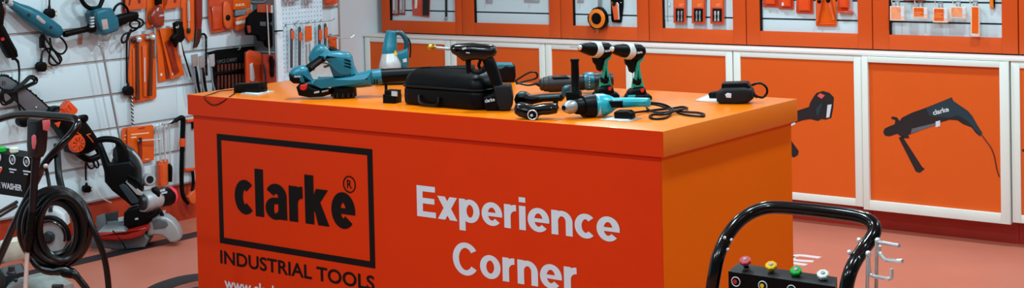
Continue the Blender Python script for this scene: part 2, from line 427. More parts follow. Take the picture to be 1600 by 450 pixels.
b = B(); b.tube([PF.p(x, y, .001) for x, y in ((1532, 208), (1540, 219), (1548, 230), (1553, 242), (1556, 256), (1558, 266), (1561.5, 276))], .003, 6, 3); done(b, 'printed_cable', mat('print_cable', '#541a10', .5), BASE[5])
u0, v0 = PF.uv(1459, 180); b = B(); b.text(PF, 'clarke', u0, u0+.082, v0, v0+.024, .0018, .03, 'l', ang=.3); done(b, 'printed_lettering', M_printw, BASE[5])
d5 = [(1236, 176), (1264, 167), (1266, 160), (1272, 150), (1276, 145), (1286, 142), (1296, 145), (1303, 152), (1302, 168), (1299, 184), (1290, 187), (1284, 186), (1278, 189), (1266, 186), (1254, 188), (1236, 194)]
pr(PF, d5, 'printed_tool', mat('print_dark_tool', '#14161a'), BASE[4])
pr(PF, [(1277, 150), (1281, 145.5), (1289, 149), (1284, 154.5)], 'printed_button', mat('print_red', '#e0584a', .5), BASE[4], .0012)
pr(PF, [(1293, 164), (1299.5, 163), (1296, 183), (1291, 184)], 'printed_tag', M_printw, BASE[4], .0012)
pr(PF, [(1275, 170), (1283, 161), (1285, 163), (1279, 180), (1276, 181)], 'printed_grip', mat('print_teal', '#12323c'), BASE[4], .0012)
pr(PF, [(1222, 200), (1242, 191), (1243, 194), (1222, 204)], 'printed_bit', M_printw, BASE[4], .0012)
pr(PF, [(1224, 206), (1232, 213), (1238, 222), (1248, 236), (1247, 242), (1241, 246), (1236, 244), (1232, 235), (1224, 225)], 'printed_side_handle', mat('print_dark_tool', '#14161a'), BASE[4])

pr(PF, [(1596.5, 234), (1606, 231), (1618, 230), (1618, 240), (1606, 238), (1597, 236.5)], 'printed_tool_tip', mat('print_dark_tool', '#14161a'), BASE[6])

# ================================================================== the counter
CX0, CX1, CY0, CY1, CZ = -4.857, -2.525, 4.20, 5.19, .90
cnt = thing('display_counter', 'large orange display counter with lettered front and tools on top', 'counter', ((CX0+CX1)/2, (CY0+CY1)/2, 0))
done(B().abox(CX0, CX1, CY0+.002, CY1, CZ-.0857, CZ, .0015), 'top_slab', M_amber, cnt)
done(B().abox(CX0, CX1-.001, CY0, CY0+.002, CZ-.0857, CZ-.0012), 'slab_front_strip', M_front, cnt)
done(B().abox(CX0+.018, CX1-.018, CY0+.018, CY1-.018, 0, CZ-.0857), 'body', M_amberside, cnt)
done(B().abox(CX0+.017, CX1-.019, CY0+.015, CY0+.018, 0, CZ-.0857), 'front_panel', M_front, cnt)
CF = Fr((0, CY0+.015, 0), (1, 0, 0), (0, 0, 1))
b = B(); b.box(CF, -4.697, -3.823, .717, .742, 0, .001); b.box(CF, -4.697, -3.823, .282, .307, 0, .001)
b.box(CF, -4.697, -4.671, .307, .717, 0, .001); b.box(CF, -3.850, -3.823, .307, .717, 0, .001); done(b, 'logo_frame', M_print, cnt)
# lettering on the counter front
def word(st, u0, u1, base, cap, off, ref, name, m_):
    b = B(); b.text(CF, st, u0, u1, base, cap, .0002, off, ref); return done(b, name, m_, cnt)
done(stroke_text(B(), CF, 'clarke', -4.598, -3.920, .418, .144, .0002, .37, .085), 'lettering', M_print, cnt)
word('INDUSTRIAL TOOLS', -4.697, -3.829, .196, .252, .022, 'E', 'lettering', M_print)
word('www.clarket', -4.675, -4.30, .090, .142, .02, 'l', 'lettering', M_printw)
done(stroke_text(B(), CF, 'Experience', -3.605, -2.709, .508, .0855, .0002, .29, .09), 'lettering', M_printw, cnt)
done(stroke_text(B(), CF, 'Corner', -3.438, -2.885, .314, .0865, .0002, .29, .09), 'lettering', M_printw, cnt)
b = B(); b.ring(CF, -3.947, .596, .031, .003, .0005, 28, 4); b.text(CF, 'R', -3.960, -3.934, .580, .613, .0004, .02, 'R'); done(b, 'registered_mark', M_print, cnt)

MINZ = CZ+.0006
# ================================================================== tools on the counter
def TF(x, y, ang=38, dz=0):
    """upright plane through the counter top at photo pixel (x, y), turned by ang degrees from the counter front"""
    a = math.radians(ang); return Fr(on('z', CZ, x, y)+Vector((0, 0, dz)), (math.cos(a), math.sin(a), 0), (0, 0, 1))
def root_at(F, name, label, cat, group=None): return thing(name, label, cat, F.O, group)

# ---- leaf blower
F = TF(540, 152.5, 38)
t = root_at(F, 'leaf_blower', 'teal cordless leaf blower with long black nozzle on the counter', 'leaf blower')
b = B(); b.prof(F, [(483, 126), (500, 123), (520, 120), (545, 117), (565, 113), (582, 109), (584, 122), (582, 134), (565, 136), (545, 136.5), (520, 135), (497, 136), (487, 133)], -.055, .055, .035, 4)
dk = done(b, 'deck', M_teal, t)
b = B(); b.prof(F, [(452, 113), (458, 106), (468, 102.5), (476, 102), (483, 107), (484, 114), (489, 126), (495, 133), (488, 135), (476, 131), (460, 129.5), (453, 124)], -.04, .04, .025, 4); rk = done(b, 'rear_housing', M_teal, t)
b = B(); b.prof(F, [(452.5, 114.5), (460, 113.8), (470.5, 114), (472, 121), (471, 129.5), (460, 129.3), (454, 124.5)], -.042, .043, .012, 3); bp = done(b, 'end_cap', M_black, rk)
u0, v0 = F.uv(459.5, 121, .043); b = B(); b.text(F, 'clarke', u0, u0+.026, v0, v0+.009, .0435, .02, 'l'); done(b, 'lettering', M_printw, rk)
b = B(); b.prof(F, [(500, 86), (506, 82.5), (516, 80.5), (530, 80), (545, 82), (550, 88), (553, 102), (558, 112), (561, 117), (545, 120), (522, 120), (519, 110), (514, 97), (507, 92)], -.04, .04, .022, 4); uh = done(b, 'motor_housing', M_teal, t)
b = B()
for k in range(3):
    b.prof(F, [(538, 92+k*5), (548, 94.5+k*5), (548.5, 96.5+k*5), (538.5, 94+k*5)], .036, .0415, 0)
done(b, 'vent_slot', M_black, uh)
b = B(); b.prof(F, [(514, 97), (519, 97), (530, 110), (540, 118), (522, 118.5), (518, 108)], -.036, .0405, .004); done(b, 'side_shade', M_teald, uh)
b = B(); b.tube([F.p(514, 87), F.p(506, 90), F.p(494, 98), F.p(481, 108)], [.017, .0165, .0155, .017], 12, 4); hd = done(b, 'handle', M_black, t)
b = B(); b.tube([F.p(503, 93, .012), F.p(494, 99.5, .012), F.p(486, 106, .012)], .007, 8, 3); done(b, 'trigger', M_dsteel, hd)
b = B(); b.prof(F, [(464, 135), (468, 131), (482, 129.5), (492, 135), (517, 139), (518, 146), (505, 150), (484, 151), (468, 148)], -.04, .04, .012, 3); ba = done(b, 'battery', M_black, t)
b = B(); b.prof(F, [(469.5, 132.5), (481, 130.5), (479, 139.5), (474, 141.5), (468.5, 139.5)], .03, .0425, .004); done(b, 'release_button', M_red, ba)
b = B(); b.prof(F, [(491, 143.5), (499, 141.5), (499, 144.5), (491, 146)], .036, .0408); b.prof(F, [(503, 142), (513, 140), (513, 142), (503, 144.5)], .036, .0408); done(b, 'charge_label', M_label, ba)
px = F.px(540, 140)
b = B(); c = F.p(537, 138)
b.lathe(Vector((c.x, c.y, F.O.z+.043)), Vector((c.x, c.y, F.O.z)), [(0, 20*px), (.6, 20*px), (.62, 18.5*px), (.95, 17.5*px), (1, 16*px)], 28); it = done(b, 'intake_grille', M_black, t)
b = B()
for k in range(14):
    a = 2*math.pi*k/14; q = Vector((c.x+19.3*px*math.cos(a), c.y+19.3*px*math.sin(a), F.O.z+.022)); b.tube([q, q+Vector((0, 0, -.016))], .003, 6)
done(b, 'grille_rib', M_dsteel, it)
b = B(); A, E_ = F.p(578, 121.5), F.p(597, 119.3); b.lathe(A, E_, [(0, 12.5*px), (.3, 12.8*px), (.35, 12.3*px), (.9, 12.3*px), (1, 11.5*px)], 26); cl = done(b, 'collar', M_teal, t)
b = B()
for k in range(3):
    for j in range(3):
        q = F.at(*F.uv(582+k*4, 120+j*4.5), 12*px*math.cos((j-1)*.5)); b.box(Fr(q, F.U, F.V), -.0025, .0025, -.004, .004, -.002, .002)
done(b, 'collar_slot', M_black, cl)
b = B(); A, E_ = F.p(594, 119), F.p(742, 110, -.02); b.lathe(A, E_, [(0, 11*px), (.1, 11.4*px), (.7, 9.6*px), (.72, 10.2*px), (.74, 9.6*px), (1, 9*px)], 26); done(b, 'nozzle', M_black, t)
b = B(); q = F.p(603, 130); b.tube([q, Vector((q.x, q.y, CZ+.002))], .006, 8); done(b, 'nozzle_stand', M_black, t)

# ---- circular saw behind the blower
F = TF(505, 124, 38)
t = root_at(F, 'circular_saw', 'teal circular saw with silver blade guard standing behind the blower', 'circular saw')
b = B(); b.prof(F, [(479, 121), (532, 119), (540, 124.5), (479, 125)], -.07, .07, .001); done(b, 'base_plate', M_steel, t)
b = B(); c = F.p(505, 113); ppx = F.px(505, 113)
b.lathe(c-F.N*.012, c+F.N*.03, [(0, 23*ppx), (.8, 23*ppx), (1, 20*ppx)], 32); gd = done(b, 'blade_guard', M_silver, t)
b = B(); b.ring(F, *F.uv(505, 113, .03), 15*ppx, .003, .031, 20, 6, .4, 2.9); b.prof(F, [(505, 103), (514, 100.5), (515, 103.5), (507, 106)], .024, .032, .001); done(b, 'guard_rib', M_dsteel, gd)
b = B(); b.prof(F, [(482, 92), (485, 82), (490, 74), (496, 70), (502, 69), (510, 72), (518, 80), (524, 92), (515, 100), (500, 102), (488, 101)], -.06, -.0, .028, 4, 3); done(b, 'motor_housing', M_teal, t)
b = B(); b.tube([F.p(514, 76, -.03), F.p(530, 84, -.03), F.p(540, 100, -.03), F.p(536, 114, -.03)], .014, 10, 4); done(b, 'handle', M_black, t)

# ---- trim router
F = TF(613, 131, 38)
t = root_at(F, 'trim_router', 'teal upright router with silver base and loop handle, by the blower nozzle', 'router')
ppx = F.px(613, 100)
b = B(); b.prof(F, [(588, 127), (640, 127), (641, 131), (587, 131)], -.055, .055, .002); done(b, 'base_plate', M_black, t)
for dx in (592, 636):
    b = B(); b.tube([F.p(dx, 128), F.p(dx+ (2 if dx < 600 else -2), 104)], .006, 8); done(b, 'guide_post', M_steel, t)
b = B(); b.lathe(F.p(611, 107), F.p(609, 83), [(0, 18*ppx), (.3, 18*ppx), (.55, 16*ppx), (1, 12.5*ppx)], 24); sc_ = done(b, 'base_casting', M_silver, t)
b = B(); b.prof(F, [(594, 106), (630, 106), (632, 112), (592, 112)], -.045, .045, .004); done(b, 'depth_plate', M_dsteel, t)
b = B(); b.lathe(F.p(608, 84.5), F.p(611.5, 48), [(0, 11.8*ppx), (.35, 11.4*ppx), (.37, 11*ppx), (.9, 8.6*ppx), (.97, 8*ppx), (1, 6.5*ppx)], 24); mo = done(b, 'motor_housing', M_teal, t)
b = B(); b.prof(F, [(614.5, 86), (617.5, 78), (621.5, 85.5)], 10.2*ppx, 10.8*ppx, at=10.5*ppx); done(b, 'warning_triangle', M_yellow, mo)
b = B(); b.tube([F.p(616, 52), F.p(624, 51), F.p(631, 56), F.p(635, 66), F.p(635, 78)], .0115, 10, 4); hd = done(b, 'handle', M_teald, t)
b = B(); b.prof(F, [(618, 82), (630, 78), (638, 74), (639, 100), (636, 107), (628, 107), (624, 96), (618, 92)], -.022, .022, .012, 3); done(b, 'switch_housing', M_teal, t)
b = B(); b.prof(F, [(629, 93), (635, 91), (636, 97), (630, 98)], .018, .024, .002); done(b, 'switch', M_label, t)
b = B(); b.tube([F.p(634, 56), F.p(640, 64), F.p(641.5, 76), F.p(640.5, 90)], .0035, 6, 4); done(b, 'cable', M_rubber, t)

# ---- moulded carrying case
p00 = on('z', CZ, 624, 163); p10 = on('z', CZ, 746, 174.5); p11 = on('z', CZ, 792, 160)
cw = (p10-p00); cw.z = 0; U = Vector((1, 0, 0)).lerp(cw.normalized(), .6).normalized()
F = Fr(p00, U, (0, 0, 1)); L = cw.length
t = root_at(F, 'tool_case', 'black moulded carrying case lying behind the lance end of the sprayer', 'tool case')
G = Fr(p00+Vector((0, 0, 0)), U, Vector((-U.y, U.x, 0)))    # plan view frame, w = up
def rrect(u0, u1, v0, v1, r, n=5):
    out = []
    for cx, cy, a in ((u1-r, v0+r, -90), (u1-r, v1-r, 0), (u0+r, v1-r, 90), (u0+r, v0+r, 180)):
        for k in range(n+1):
            q = math.radians(a+90*k/n); out.append((cx+r*math.cos(q), cy+r*math.sin(q)))
    return out
D = .165
b = B(); b.poly(G, rrect(0, L, 0, D, .05), 0, .072, .016, 4); bo = done(b, 'bottom_shell', M_black, t)
b = B(); b.poly(G, rrect(-.004, L+.004, -.004, D+.004, .052), .070, .078, .003); done(b, 'rim', M_rubber, t)
b = B(); b.poly(G, rrect(.004, L-.004, .004, D-.004, .05), 0, 1, rings=[(0, .077), (0, .088), (.003, .100), (.010, .113), (.022, .125), (.038, .134), (.052, .139), (.066, .142)]); done(b, 'lid', M_black, t)
b = B(); b.tube([F.p(655, 149, .004), F.p(655, 158, .012), F.p(660, 163, .013), F.p(678, 164.5, .013), F.p(684, 162, .012), F.p(685, 152, .004)], .0055, 8, 3); done(b, 'carry_handle', M_rubber, bo)
# ---- battery pack beside the case
F = TF(613, 162, 10)
t = root_at(F, 'battery_pack', 'small black battery pack with grey label beside the carrying case', 'battery')
b = B(); b.prof(F, [(604, 146), (622, 147.5), (622, 163.5), (604, 161.5)], -.06, .0, .004); done(b, 'body', M_black, t)
b = B(); b.prof(F, [(605.5, 140), (622, 141), (622, 147.5), (605.5, 146)], -.055, -.004, .003); done(b, 'terminal_block', M_black, t)
b = B(); b.prof(F, [(612, 142.5), (621, 143.2), (621, 150.5), (612, 149.8)], -.003, .001); done(b, 'label_sticker', M_label, t)

# ---- pistol sprayer (cordless washer gun)
F = TF(786, 172, 34)
t = root_at(F, 'pistol_sprayer', 'black cordless pistol sprayer with brass nozzle standing beside the case', 'sprayer')
b = B(); b.prof(F, [(703, 76), (705, 71), (712, 68.5), (722, 68), (738, 67), (752, 68.5), (768, 69), (774, 72.5), (777, 80), (774.5, 86), (769, 91), (758, 96), (746, 93), (736, 94), (724, 95), (714, 87), (707, 83)], -.035, .035, .024, 4); bd = done(b, 'body', M_blackgl, t)
b = B(); b.prof(F, [(722, 75), (728, 73.5), (729, 76), (723, 78)], .032, .0365); b.prof(F, [(728, 81.5), (734, 82), (734, 83.5), (728, 83)], .034, .0358); done(b, 'badge', M_label, bd)
b = B(); b.prof(F, [(752, 88), (770, 86), (775, 98), (780, 112), (785, 130), (788, 140), (772, 143), (768, 130), (762, 116), (757, 104)], -.026, .026, .018, 4); done(b, 'grip', M_black, t)
b = B(); b.prof(F, [(727, 92), (736, 91), (736, 112), (733, 115), (729, 114)], -.012, .012, .006); done(b, 'front_post', M_black, t)
b = B(); b.tube([F.p(735, 110), F.p(742, 114), F.p(750, 114), F.p(758, 110), F.p(761, 106)], .006, 8, 3); done(b, 'trigger_guard', M_black, t)
b = B(); b.tube([F.p(751, 94), F.p(748, 102), F.p(751, 108)], .006, 8, 3); done(b, 'trigger', M_black, t)
b = B(); b.prof(F, [(772, 132.5), (797, 131), (799, 134), (802, 152), (801, 164), (797, 171), (782, 172), (777, 160), (774, 146)], -.045, .04, .008); ba = done(b, 'battery', mat('soft_black', '#0e1014', .5, spec=.25), t)
b = B(); b.prof(F, [(756, 151), (775, 144.5), (781, 158), (780, 172), (760, 172), (757, 163)], -.012, .03, .008); fo = done(b, 'foot', M_black, t)
u0, v0 = F.uv(758, 160.5, .03); b = B(); b.text(F, 'clarke', u0, u0+.037, v0, v0+.013, .0305, .02, 'l', ang=.17); done(b, 'lettering', M_printw, fo)
b = B(); b.lathe(F.p(703, 76.5), F.p(679, 74.5), [(0, .0062), (1, .0062)], 10); done(b, 'lance', M_steel, t)
b = B(); b.lathe(F.p(681, 74.8), F.p(668, 73.8), [(0, .010), (.2, .013), (.4, .008), (.5, .013), (.8, .013), (1, .006)], 10); done(b, 'nozzle', M_brass, t)

# ---- tool body behind the case
F = TF(790, 128, 38)
t = root_at(F, 'power_tool', 'teal and black power tool partly hidden behind the pistol sprayer', 'power tool')
b = B(); b.prof(F, [(752, 106), (758, 99), (775, 98), (800, 98.5), (805, 103), (806, 118), (804, 128), (752, 128)], -.035, .035, .018, 4); done(b, 'body', M_black, t)
b = B(); b.prof(F, [(757, 99.5), (776, 98), (800, 98.5), (803, 103), (797, 105), (790, 103.5), (784, 108), (775, 107.5), (757, 107)], -.03, .0365, .008); done(b, 'top_shell', M_teal, t)

# ---- corded drill with teal collar lying on its side, behind the handles
F = TF(895, 146, 38)
t = root_at(F, 'hammer_drill', 'black corded drill with teal torque collar lying behind the side handle', 'drill')
ppx = F.px(890, 130)
b = B(); b.lathe(F.p(836, 130.5), F.p(846, 131.5), [(0, .006), (.3, .008), (1, .016)], 16); done(b, 'cable_boot', M_rubber, t)
b = B(); b.lathe(F.p(843, 132), F.p(892, 130), [(0, 7*ppx), (.05, 10*ppx), (.12, 10*ppx), (.14, 11.3*ppx), (.28, 12*ppx), (.3, 13*ppx), (.6, 13.2*ppx), (1, 12.2*ppx)], 28); done(b, 'body', mat('brown_black', '#161010', .5), t)
b = B(); b.prof(F, [(862, 119), (884, 117.5), (890, 121), (864, 124)], -.03, .03, .008); done(b, 'top_rib', M_black, t)
b = B(); b.lathe(F.p(890, 130), F.p(914, 128), [(0, 10*ppx), (.3, 11*ppx), (.6, 12*ppx), (1, 12*ppx)], 24); done(b, 'gear_neck', M_black, t)
b = B()
for k in range(5): b.ring(F, 0, 0, 1, .001, 0, 3) if False else b.lathe(F.p(903+k*2.2, 129), F.p(904+k*2.2, 129), [(0, 12.6*ppx), (1, 12.6*ppx)], 24)
done(b, 'cooling_rib', M_dsteel, t)
b = B(); b.lathe(F.p(913, 127.3), F.p(928, 126.5), [(0, 13*ppx), (.25, 14.4*ppx), (.75, 14.4*ppx), (1, 13.6*ppx)], 28); tc_ = done(b, 'torque_collar', M_teal, t)
b = B()
for k in range(6):
    y = 116+k*4; q = F.p(921, y, math.sqrt(max(0, 14.6**2-(126.8-y)**2))*ppx); b.box(Fr(q, F.U, F.V), -.002, .002, -.003, .003, -.001, .0012)
done(b, 'collar_number', M_printw, tc_)
b = B(); b.lathe(F.p(927, 126.5), F.p(958, 124.5), [(0, 13.6*ppx), (.1, 12.4*ppx), (.4, 12.8*ppx), (.45, 12*ppx), (.8, 12*ppx), (1, 9*ppx)], 28); done(b, 'chuck_housing', mat('navy_black', '#101a24', .4), t)
b = B(); b.tube([F.p(838, 131), F.p(824, 133, -.02), F.p(806, 128, -.03), F.p(812, 122, -.03), F.p(828, 113, -.03), F.p(838, 114, -.03), F.p(838, 122, -.04), F.p(820, 127, -.05), F.p(806, 131, -.05)], .004, 8, 5); done(b, 'cable', M_rubber, t)

# ---- two green cordless drills standing on their batteries
def green_drill(F, dx, dy, name, label, bit, group):
    def S(pts): return [(x+dx, y+dy) for x, y in pts]
    def P(x, y, w=0): return F.p(x+dx, y+dy, w)
    t = root_at(F, name, label, 'cordless drill', group)
    q = F.px(940+dx, 80+dy)
    b = B(); b.prof(F, S([(934, 68), (942, 66), (952, 67.5), (957.5, 72), (958.5, 79), (954, 87), (947, 92), (936, 92), (930, 84)]), -.03, .03, .018, 4); bd = done(b, 'motor_housing', M_black, t)
    u0, v0 = F.uv(945+dx, 81.5+dy, .03); b = B(); b.text(F, 'clarke', u0, u0+.021, v0, v0+.009, .0304, .03, 'l', ang=.1); done(b, 'lettering', M_printw, bd)
    b = B(); b.prof(F, S([(952, 84), (956, 82), (953, 90), (949, 97), (950, 108), (953, 122), (956, 134), (936, 136), (937, 126), (941, 116), (941, 104), (943, 94)]), -.02, .02, .013, 4); gr = done(b, 'grip', M_green, t)
    b = B(); b.prof(F, S([(938, 120), (946, 123), (951, 119), (951.5, 127), (944, 130), (938, 128)]), -.0, .0212, .003); done(b, 'grip_inlay', M_black, gr)
    b = B(); b.prof(F, S([(924, 88), (946, 90), (944, 98), (941, 108), (938, 112), (932, 109), (930, 102), (926, 97)]), -.02, .02, .012, 4); done(b, 'trigger_block', M_black, t)
    b = B(); b.lathe(P(937, 78.5, .0), P(926, 77, .03), [(0, 12.6*q), (.5, 13*q), (.9, 12.6*q), (1, 11*q)], 28); done(b, 'torque_ring', mat('white_plastic', '#c9c9c6', .35), t)
    b = B(); b.lathe(P(928, 77.2, .025), P(906, 74.3, .085), [(0, 11*q), (.3, 10.5*q), (.35, 9.8*q), (.7, 8.2*q), (.95, 6*q), (1, 5*q)], 24); ch = done(b, 'chuck', M_black, t)
    b = B(); b.lathe(P(907, 74.4, .082), P(904, 73.8, .094), [(0, 4.4*q), (.5, 4.2*q), (1, 2.4*q)], 16); done(b, 'chuck_jaw', M_chrome, ch)
    if bit:
        b = B(); b.tube([P(904, 74, .092), P(890, 73, .13)], [.0018, .0012], 6); done(b, 'drill_bit', M_steel, t)
    b = B(); b.prof(F, S([(929, 141), (934, 136), (950, 133), (957, 135), (959, 142), (958, 146), (929, 147)]), -.032, .032, .01); done(b, 'foot', M_black, t)
    b = B(); b.prof(F, S([(924, 152), (928, 144), (945, 144), (962, 143.5), (967, 147), (967, 153), (960, 154)]), -.036, .036, .008); ba = done(b, 'battery', M_black, t)
    b = B(); b.prof(F, S([(927, 153), (931, 145.5), (942, 145), (940, 153)]), .0, .0372, .002); done(b, 'battery_label', M_tealb, ba)
    c = P(953, 138.5, .03); b = B(); b.lathe(c, c+F.N*.005, [(0, .008), (1, .007)], 14); done(b, 'release_button', M_red, t)
green_drill(TF(944, 152, 38), 0, 0, 'cordless_drill', 'green and black cordless drill with a thin bit, beside the torque collar drill', True, 'green cordless drills')
green_drill(TF(994, 155, 38), 50.5, 2.5, 'cordless_drill', 'green and black cordless drill without a bit, standing above the cable coil', False, 'green cordless drills')

# ---- angle drill and slim grip tool at the front edge
F = TF(840, 186, 22)
t = root_at(F, 'angle_drill', 'black angle drill with round chrome ringed end at the counter edge', 'angle drill')
b = B(); b.prof(F, [(804, 170), (806, 162), (813, 160), (824, 162), (833, 164.5), (848, 161.5), (862, 160.5), (870, 162), (873, 169), (870, 177), (858, 179), (846, 179.5), (838, 184), (828, 186), (812, 182), (805, 177)], -.03, .03, .024, 5); done(b, 'body', M_blackgl, t)
c = F.p(832, 179.5, .026); b = B(); b.lathe(c-F.N*.03, c+F.N*.012, [(0, .019), (.8, .0195), (1, .016)], 22); hd = done(b, 'head', M_black, t)
b = B(); b.ring(F, *F.uv(832, 179.5, .038), .0165, .0022, .038, 24, 6); done(b, 'chrome_ring', M_chrome, hd)
b = B(); b.cyl(c+F.N*.011, c+F.N*.014, .005, 12); done(b, 'spindle', M_label, hd)
F = TF(842, 171, 22)
t = root_at(F, 'multi_tool', 'slim teal and black grip tool lying behind the angle drill', 'power tool')
b = B(); b.prof(F, [(804, 155), (807, 147), (813, 142.5), (821, 143), (829, 148.5), (844, 147.5), (864, 146.5), (878, 147), (882, 153), (878, 158), (850, 159), (836, 162), (824, 166), (808, 166)], -.026, .026, .02, 5); bd = done(b, 'body', M_black, t)
b = B(); b.prof(F, [(808, 146.5), (813, 143), (821, 143.5), (822, 149), (816, 153), (809, 152)], .0, .0275, .008); b.prof(F, [(843, 149.5), (876, 148), (876, 152), (843, 154)], .0, .0275, .004); done(b, 'side_shell', M_teald, bd)
b = B(); b.prof(F, [(880, 135), (884, 133), (892, 133), (893, 141), (888, 150), (880, 152), (878, 146)], -.024, .024, .012); done(b, 'head', M_teald, t)
b = B(); q0 = F.p(812, 165); b.tube([q0, Vector((q0.x, q0.y, CZ+.004))], .01, 8); q0 = F.p(868, 158); b.tube([q0, Vector((q0.x, q0.y, CZ+.004))], .01, 8); done(b, 'rest_foot', M_black, t)

# ---- teal corded drill with upright side handle
F = TF(935, 183, 14)
t = root_at(F, 'corded_drill', 'bright teal corded drill with upright black side handle lying on its side', 'drill')
q = F.px(930, 165)
b = B(); b.lathe(F.p(898, 166.5, .05), F.p(881, 168.5, .115), [(0, 9*q), (.25, 10.5*q), (.45, 10.8*q), (.7, 9*q), (.85, 7.5*q), (.9, 4.2*q), (1, 4*q)], 22); ch = done(b, 'chuck', M_steel, t)
b = B(); b.lathe(F.p(881.6, 168.4, .112), F.p(880.6, 168.5, .118), [(0, 4*q), (1, 3.4*q)], 14); done(b, 'chuck_jaw', M_black, ch)
b = B(); b.lathe(F.p(931, 165, -.005), F.p(897, 167, .055), [(0, 17.8*q), (.3, 18*q), (.62, 16.5*q), (.64, 13*q), (.9, 12*q), (1, 10.5*q)], 30); done(b, 'gearbox', M_black, t)
b = B(); b.lathe(F.p(938, 165, -.014), F.p(929, 165.2, .004), [(0, 18.3*q), (.5, 18.6*q), (1, 18*q)], 30); done(b, 'front_ring', mat('white_plastic', '#c9c9c6', .35), t)
b = B(); b.lathe(F.p(933, 165, -.006), F.p(966, 161, -.02), [(0, 18*q), (.35, 17.5*q), (.65, 13.5*q), (.85, 9*q), (1, 7.5*q)], 30); done(b, 'motor_housing', M_tealb, t)
b = B(); b.prof(F, [(956, 153), (975, 152.3), (1000, 152.6), (1014, 153), (1016.5, 158), (1015, 167), (996, 167), (976, 168.5), (960, 169)], -.02, .02, .016, 4); gp = done(b, 'grip', M_tealb, t)
b = B(); b.prof(F, [(953, 157), (975, 156.5), (975, 167.5), (958, 168)], -.012, .023, .004); done(b, 'trigger', M_black, gp)
b = B(); b.prof(F, [(885, 143), (907, 142), (908, 156), (904, 163), (888, 163)], -.016, .016, .005); cl = done(b, 'handle_clamp', M_black, t)
b = B(); b.lathe(F.p(899.5, 146), F.p(898, 92), [(0, 6.5*q), (.06, 7.2*q), (.1, 6.2*q), (.5, 6.4*q), (.9, 6.2*q), (.96, 7.3*q), (1, 7*q)], 20); sh = done(b, 'side_handle', M_black, t)
G = Fr(on('z', CZ, 1050, 176)+Vector((0, 0, .006)), (1, 0, 0), (0, 1, 0))
def zt(*pts): return [on('z', CZ+h, x, y) for x, y, h in pts]
b = B(); b.tube(zt((1015, 160, .035), (1024, 161, .035), (1036, 163, .03), (1047, 168, .016), (1058, 175, .006), (1070, 179, .005), (1085, 181, .005), (1098, 181.5, .005), (1100, 178.5, .005), (1090, 176, .005), (1072, 175, .006), (1056, 173, .010), (1036, 176, .011), (1018, 174, .010), (1010, 167, .014), (1018, 163, .02),
              (1034, 166, .016), (1048, 172, .014), (1046, 180, .006), (1036, 185, .005), (1022, 185.5, .005), (1015, 182, .005), (1022, 178.5, .005), (1038, 179, .008), (1050, 175, .014), (1066, 171, .012), (1074, 169, .006), (1066, 167, .005), (1052, 169, .005), (1030, 171, .005), (1010, 173.5, .006), (990, 176, .012)), .0042, 7, 4); done(b, 'cable', M_rubber, t)

# ---- flush socket plates, plugs and chargers
def socket(poly, plug, label, plabel, grp):
    t_ = [on('z', CZ, x, y) for x, y in poly]
    Gp = Fr((0, 0, CZ), (1, 0, 0), (0, 1, 0))
    c_ = sum(t_, Vector())/4
    th = thing('socket_plate', label, 'socket', (c_.x, c_.y, CZ), grp)
    b = B(); b.poly(Gp, [(p.x, p.y) for p in t_], 0, .004, .001); done(b, 'plate', M_chrome, th)
    b = B(); b.poly(Gp, [(c_.x+(p.x-c_.x)*.72, c_.y+(p.y-c_.y)*.72) for p in t_], .0035, .0055, .001); done(b, 'insert', M_cardw, th)
    return c_
socket([(938, 188), (955, 183.5), (1002, 185.5), (984, 191)], None, 'chrome flush socket plate near the cable coil', '', 'flush sockets in the counter top')
F = TF(977, 187, 10, .0055)
t = root_at(F, 'mains_plug', 'black mains plug in the socket plate near the cable coil', 'plug')
b = B(); b.prof(F, [(962, 175), (966, 172), (984, 172), (990, 176), (990, 184.5), (977, 186), (963, 184.5)], -.022, .022, .006); done(b, 'body', M_black, t)
b = B(); b.tube([F.p(988, 177.5), F.p(992, 176)], .005, 8); done(b, 'cable_boot', M_rubber, t)
socket([(1086, 158), (1104, 149), (1128, 150.5), (1124, 161)], None, 'chrome flush socket plate beside the battery charger', '', 'flush sockets in the counter top')
F = TF(1114, 155, 10, .0055)
t = root_at(F, 'mains_plug', 'black mains plug in the socket plate beside the battery charger', 'plug')
b = B(); b.prof(F, [(1109, 146), (1112, 143), (1120, 142.5), (1124, 145), (1124, 154), (1111, 153.5)], -.022, .022, .005); done(b, 'body', M_black, t)
F = TF(1148, 161, 22)
t = root_at(F, 'battery_charger', 'black battery charger with white label and looped cable on the counter', 'charger')
b = B(); b.prof(F, [(1121, 144), (1126, 138), (1133, 135), (1166, 134), (1176, 138), (1178, 144), (1178, 153), (1170, 159), (1152, 162), (1126, 161), (1121, 156)], -.05, .04, .014, 4); done(b, 'body', mat('soft_black', '#0e1014', .5, spec=.25), t)
b = B(); b.prof(F, [(1129, 129), (1135, 128.5), (1168, 127.5), (1173, 135), (1172, 138), (1129, 138)], -.045, .03, .004); done(b, 'battery_dock', M_black, t)
b = B(); b.prof(F, [(1133, 147.5), (1137, 145), (1143, 146), (1142.5, 153), (1135, 152.5)], .034, .041, .001); done(b, 'label_sticker', M_printw, t)
b = B(); b.tube([F.p(1176, 147), F.p(1184, 151), F.p(1192, 152, -.02), F.p(1198, 146, -.02), F.p(1198, 138, -.02), F.p(1192, 131.5, -.02), F.p(1184, 130, -.02), F.p(1175, 133, -.03)], .0045, 8, 4); done(b, 'cable', M_rubber, t)
b = B(); b.tube([F.p(1175, 146), F.p(1184, 152)], [.012, .006], 10, 2); done(b, 'cable_boot', M_rubber, t)
socket([(375, 147.5), (392, 140.5), (429, 143.5), (403, 150)], None, 'pale flush socket plate at the counter corner by the slat wall', '', 'flush sockets in the counter top')
F = TF(393, 145, 8, .0055)
t = root_at(F, 'power_adapter', 'black power adapter with thin cable hanging over the counter edge', 'adapter')
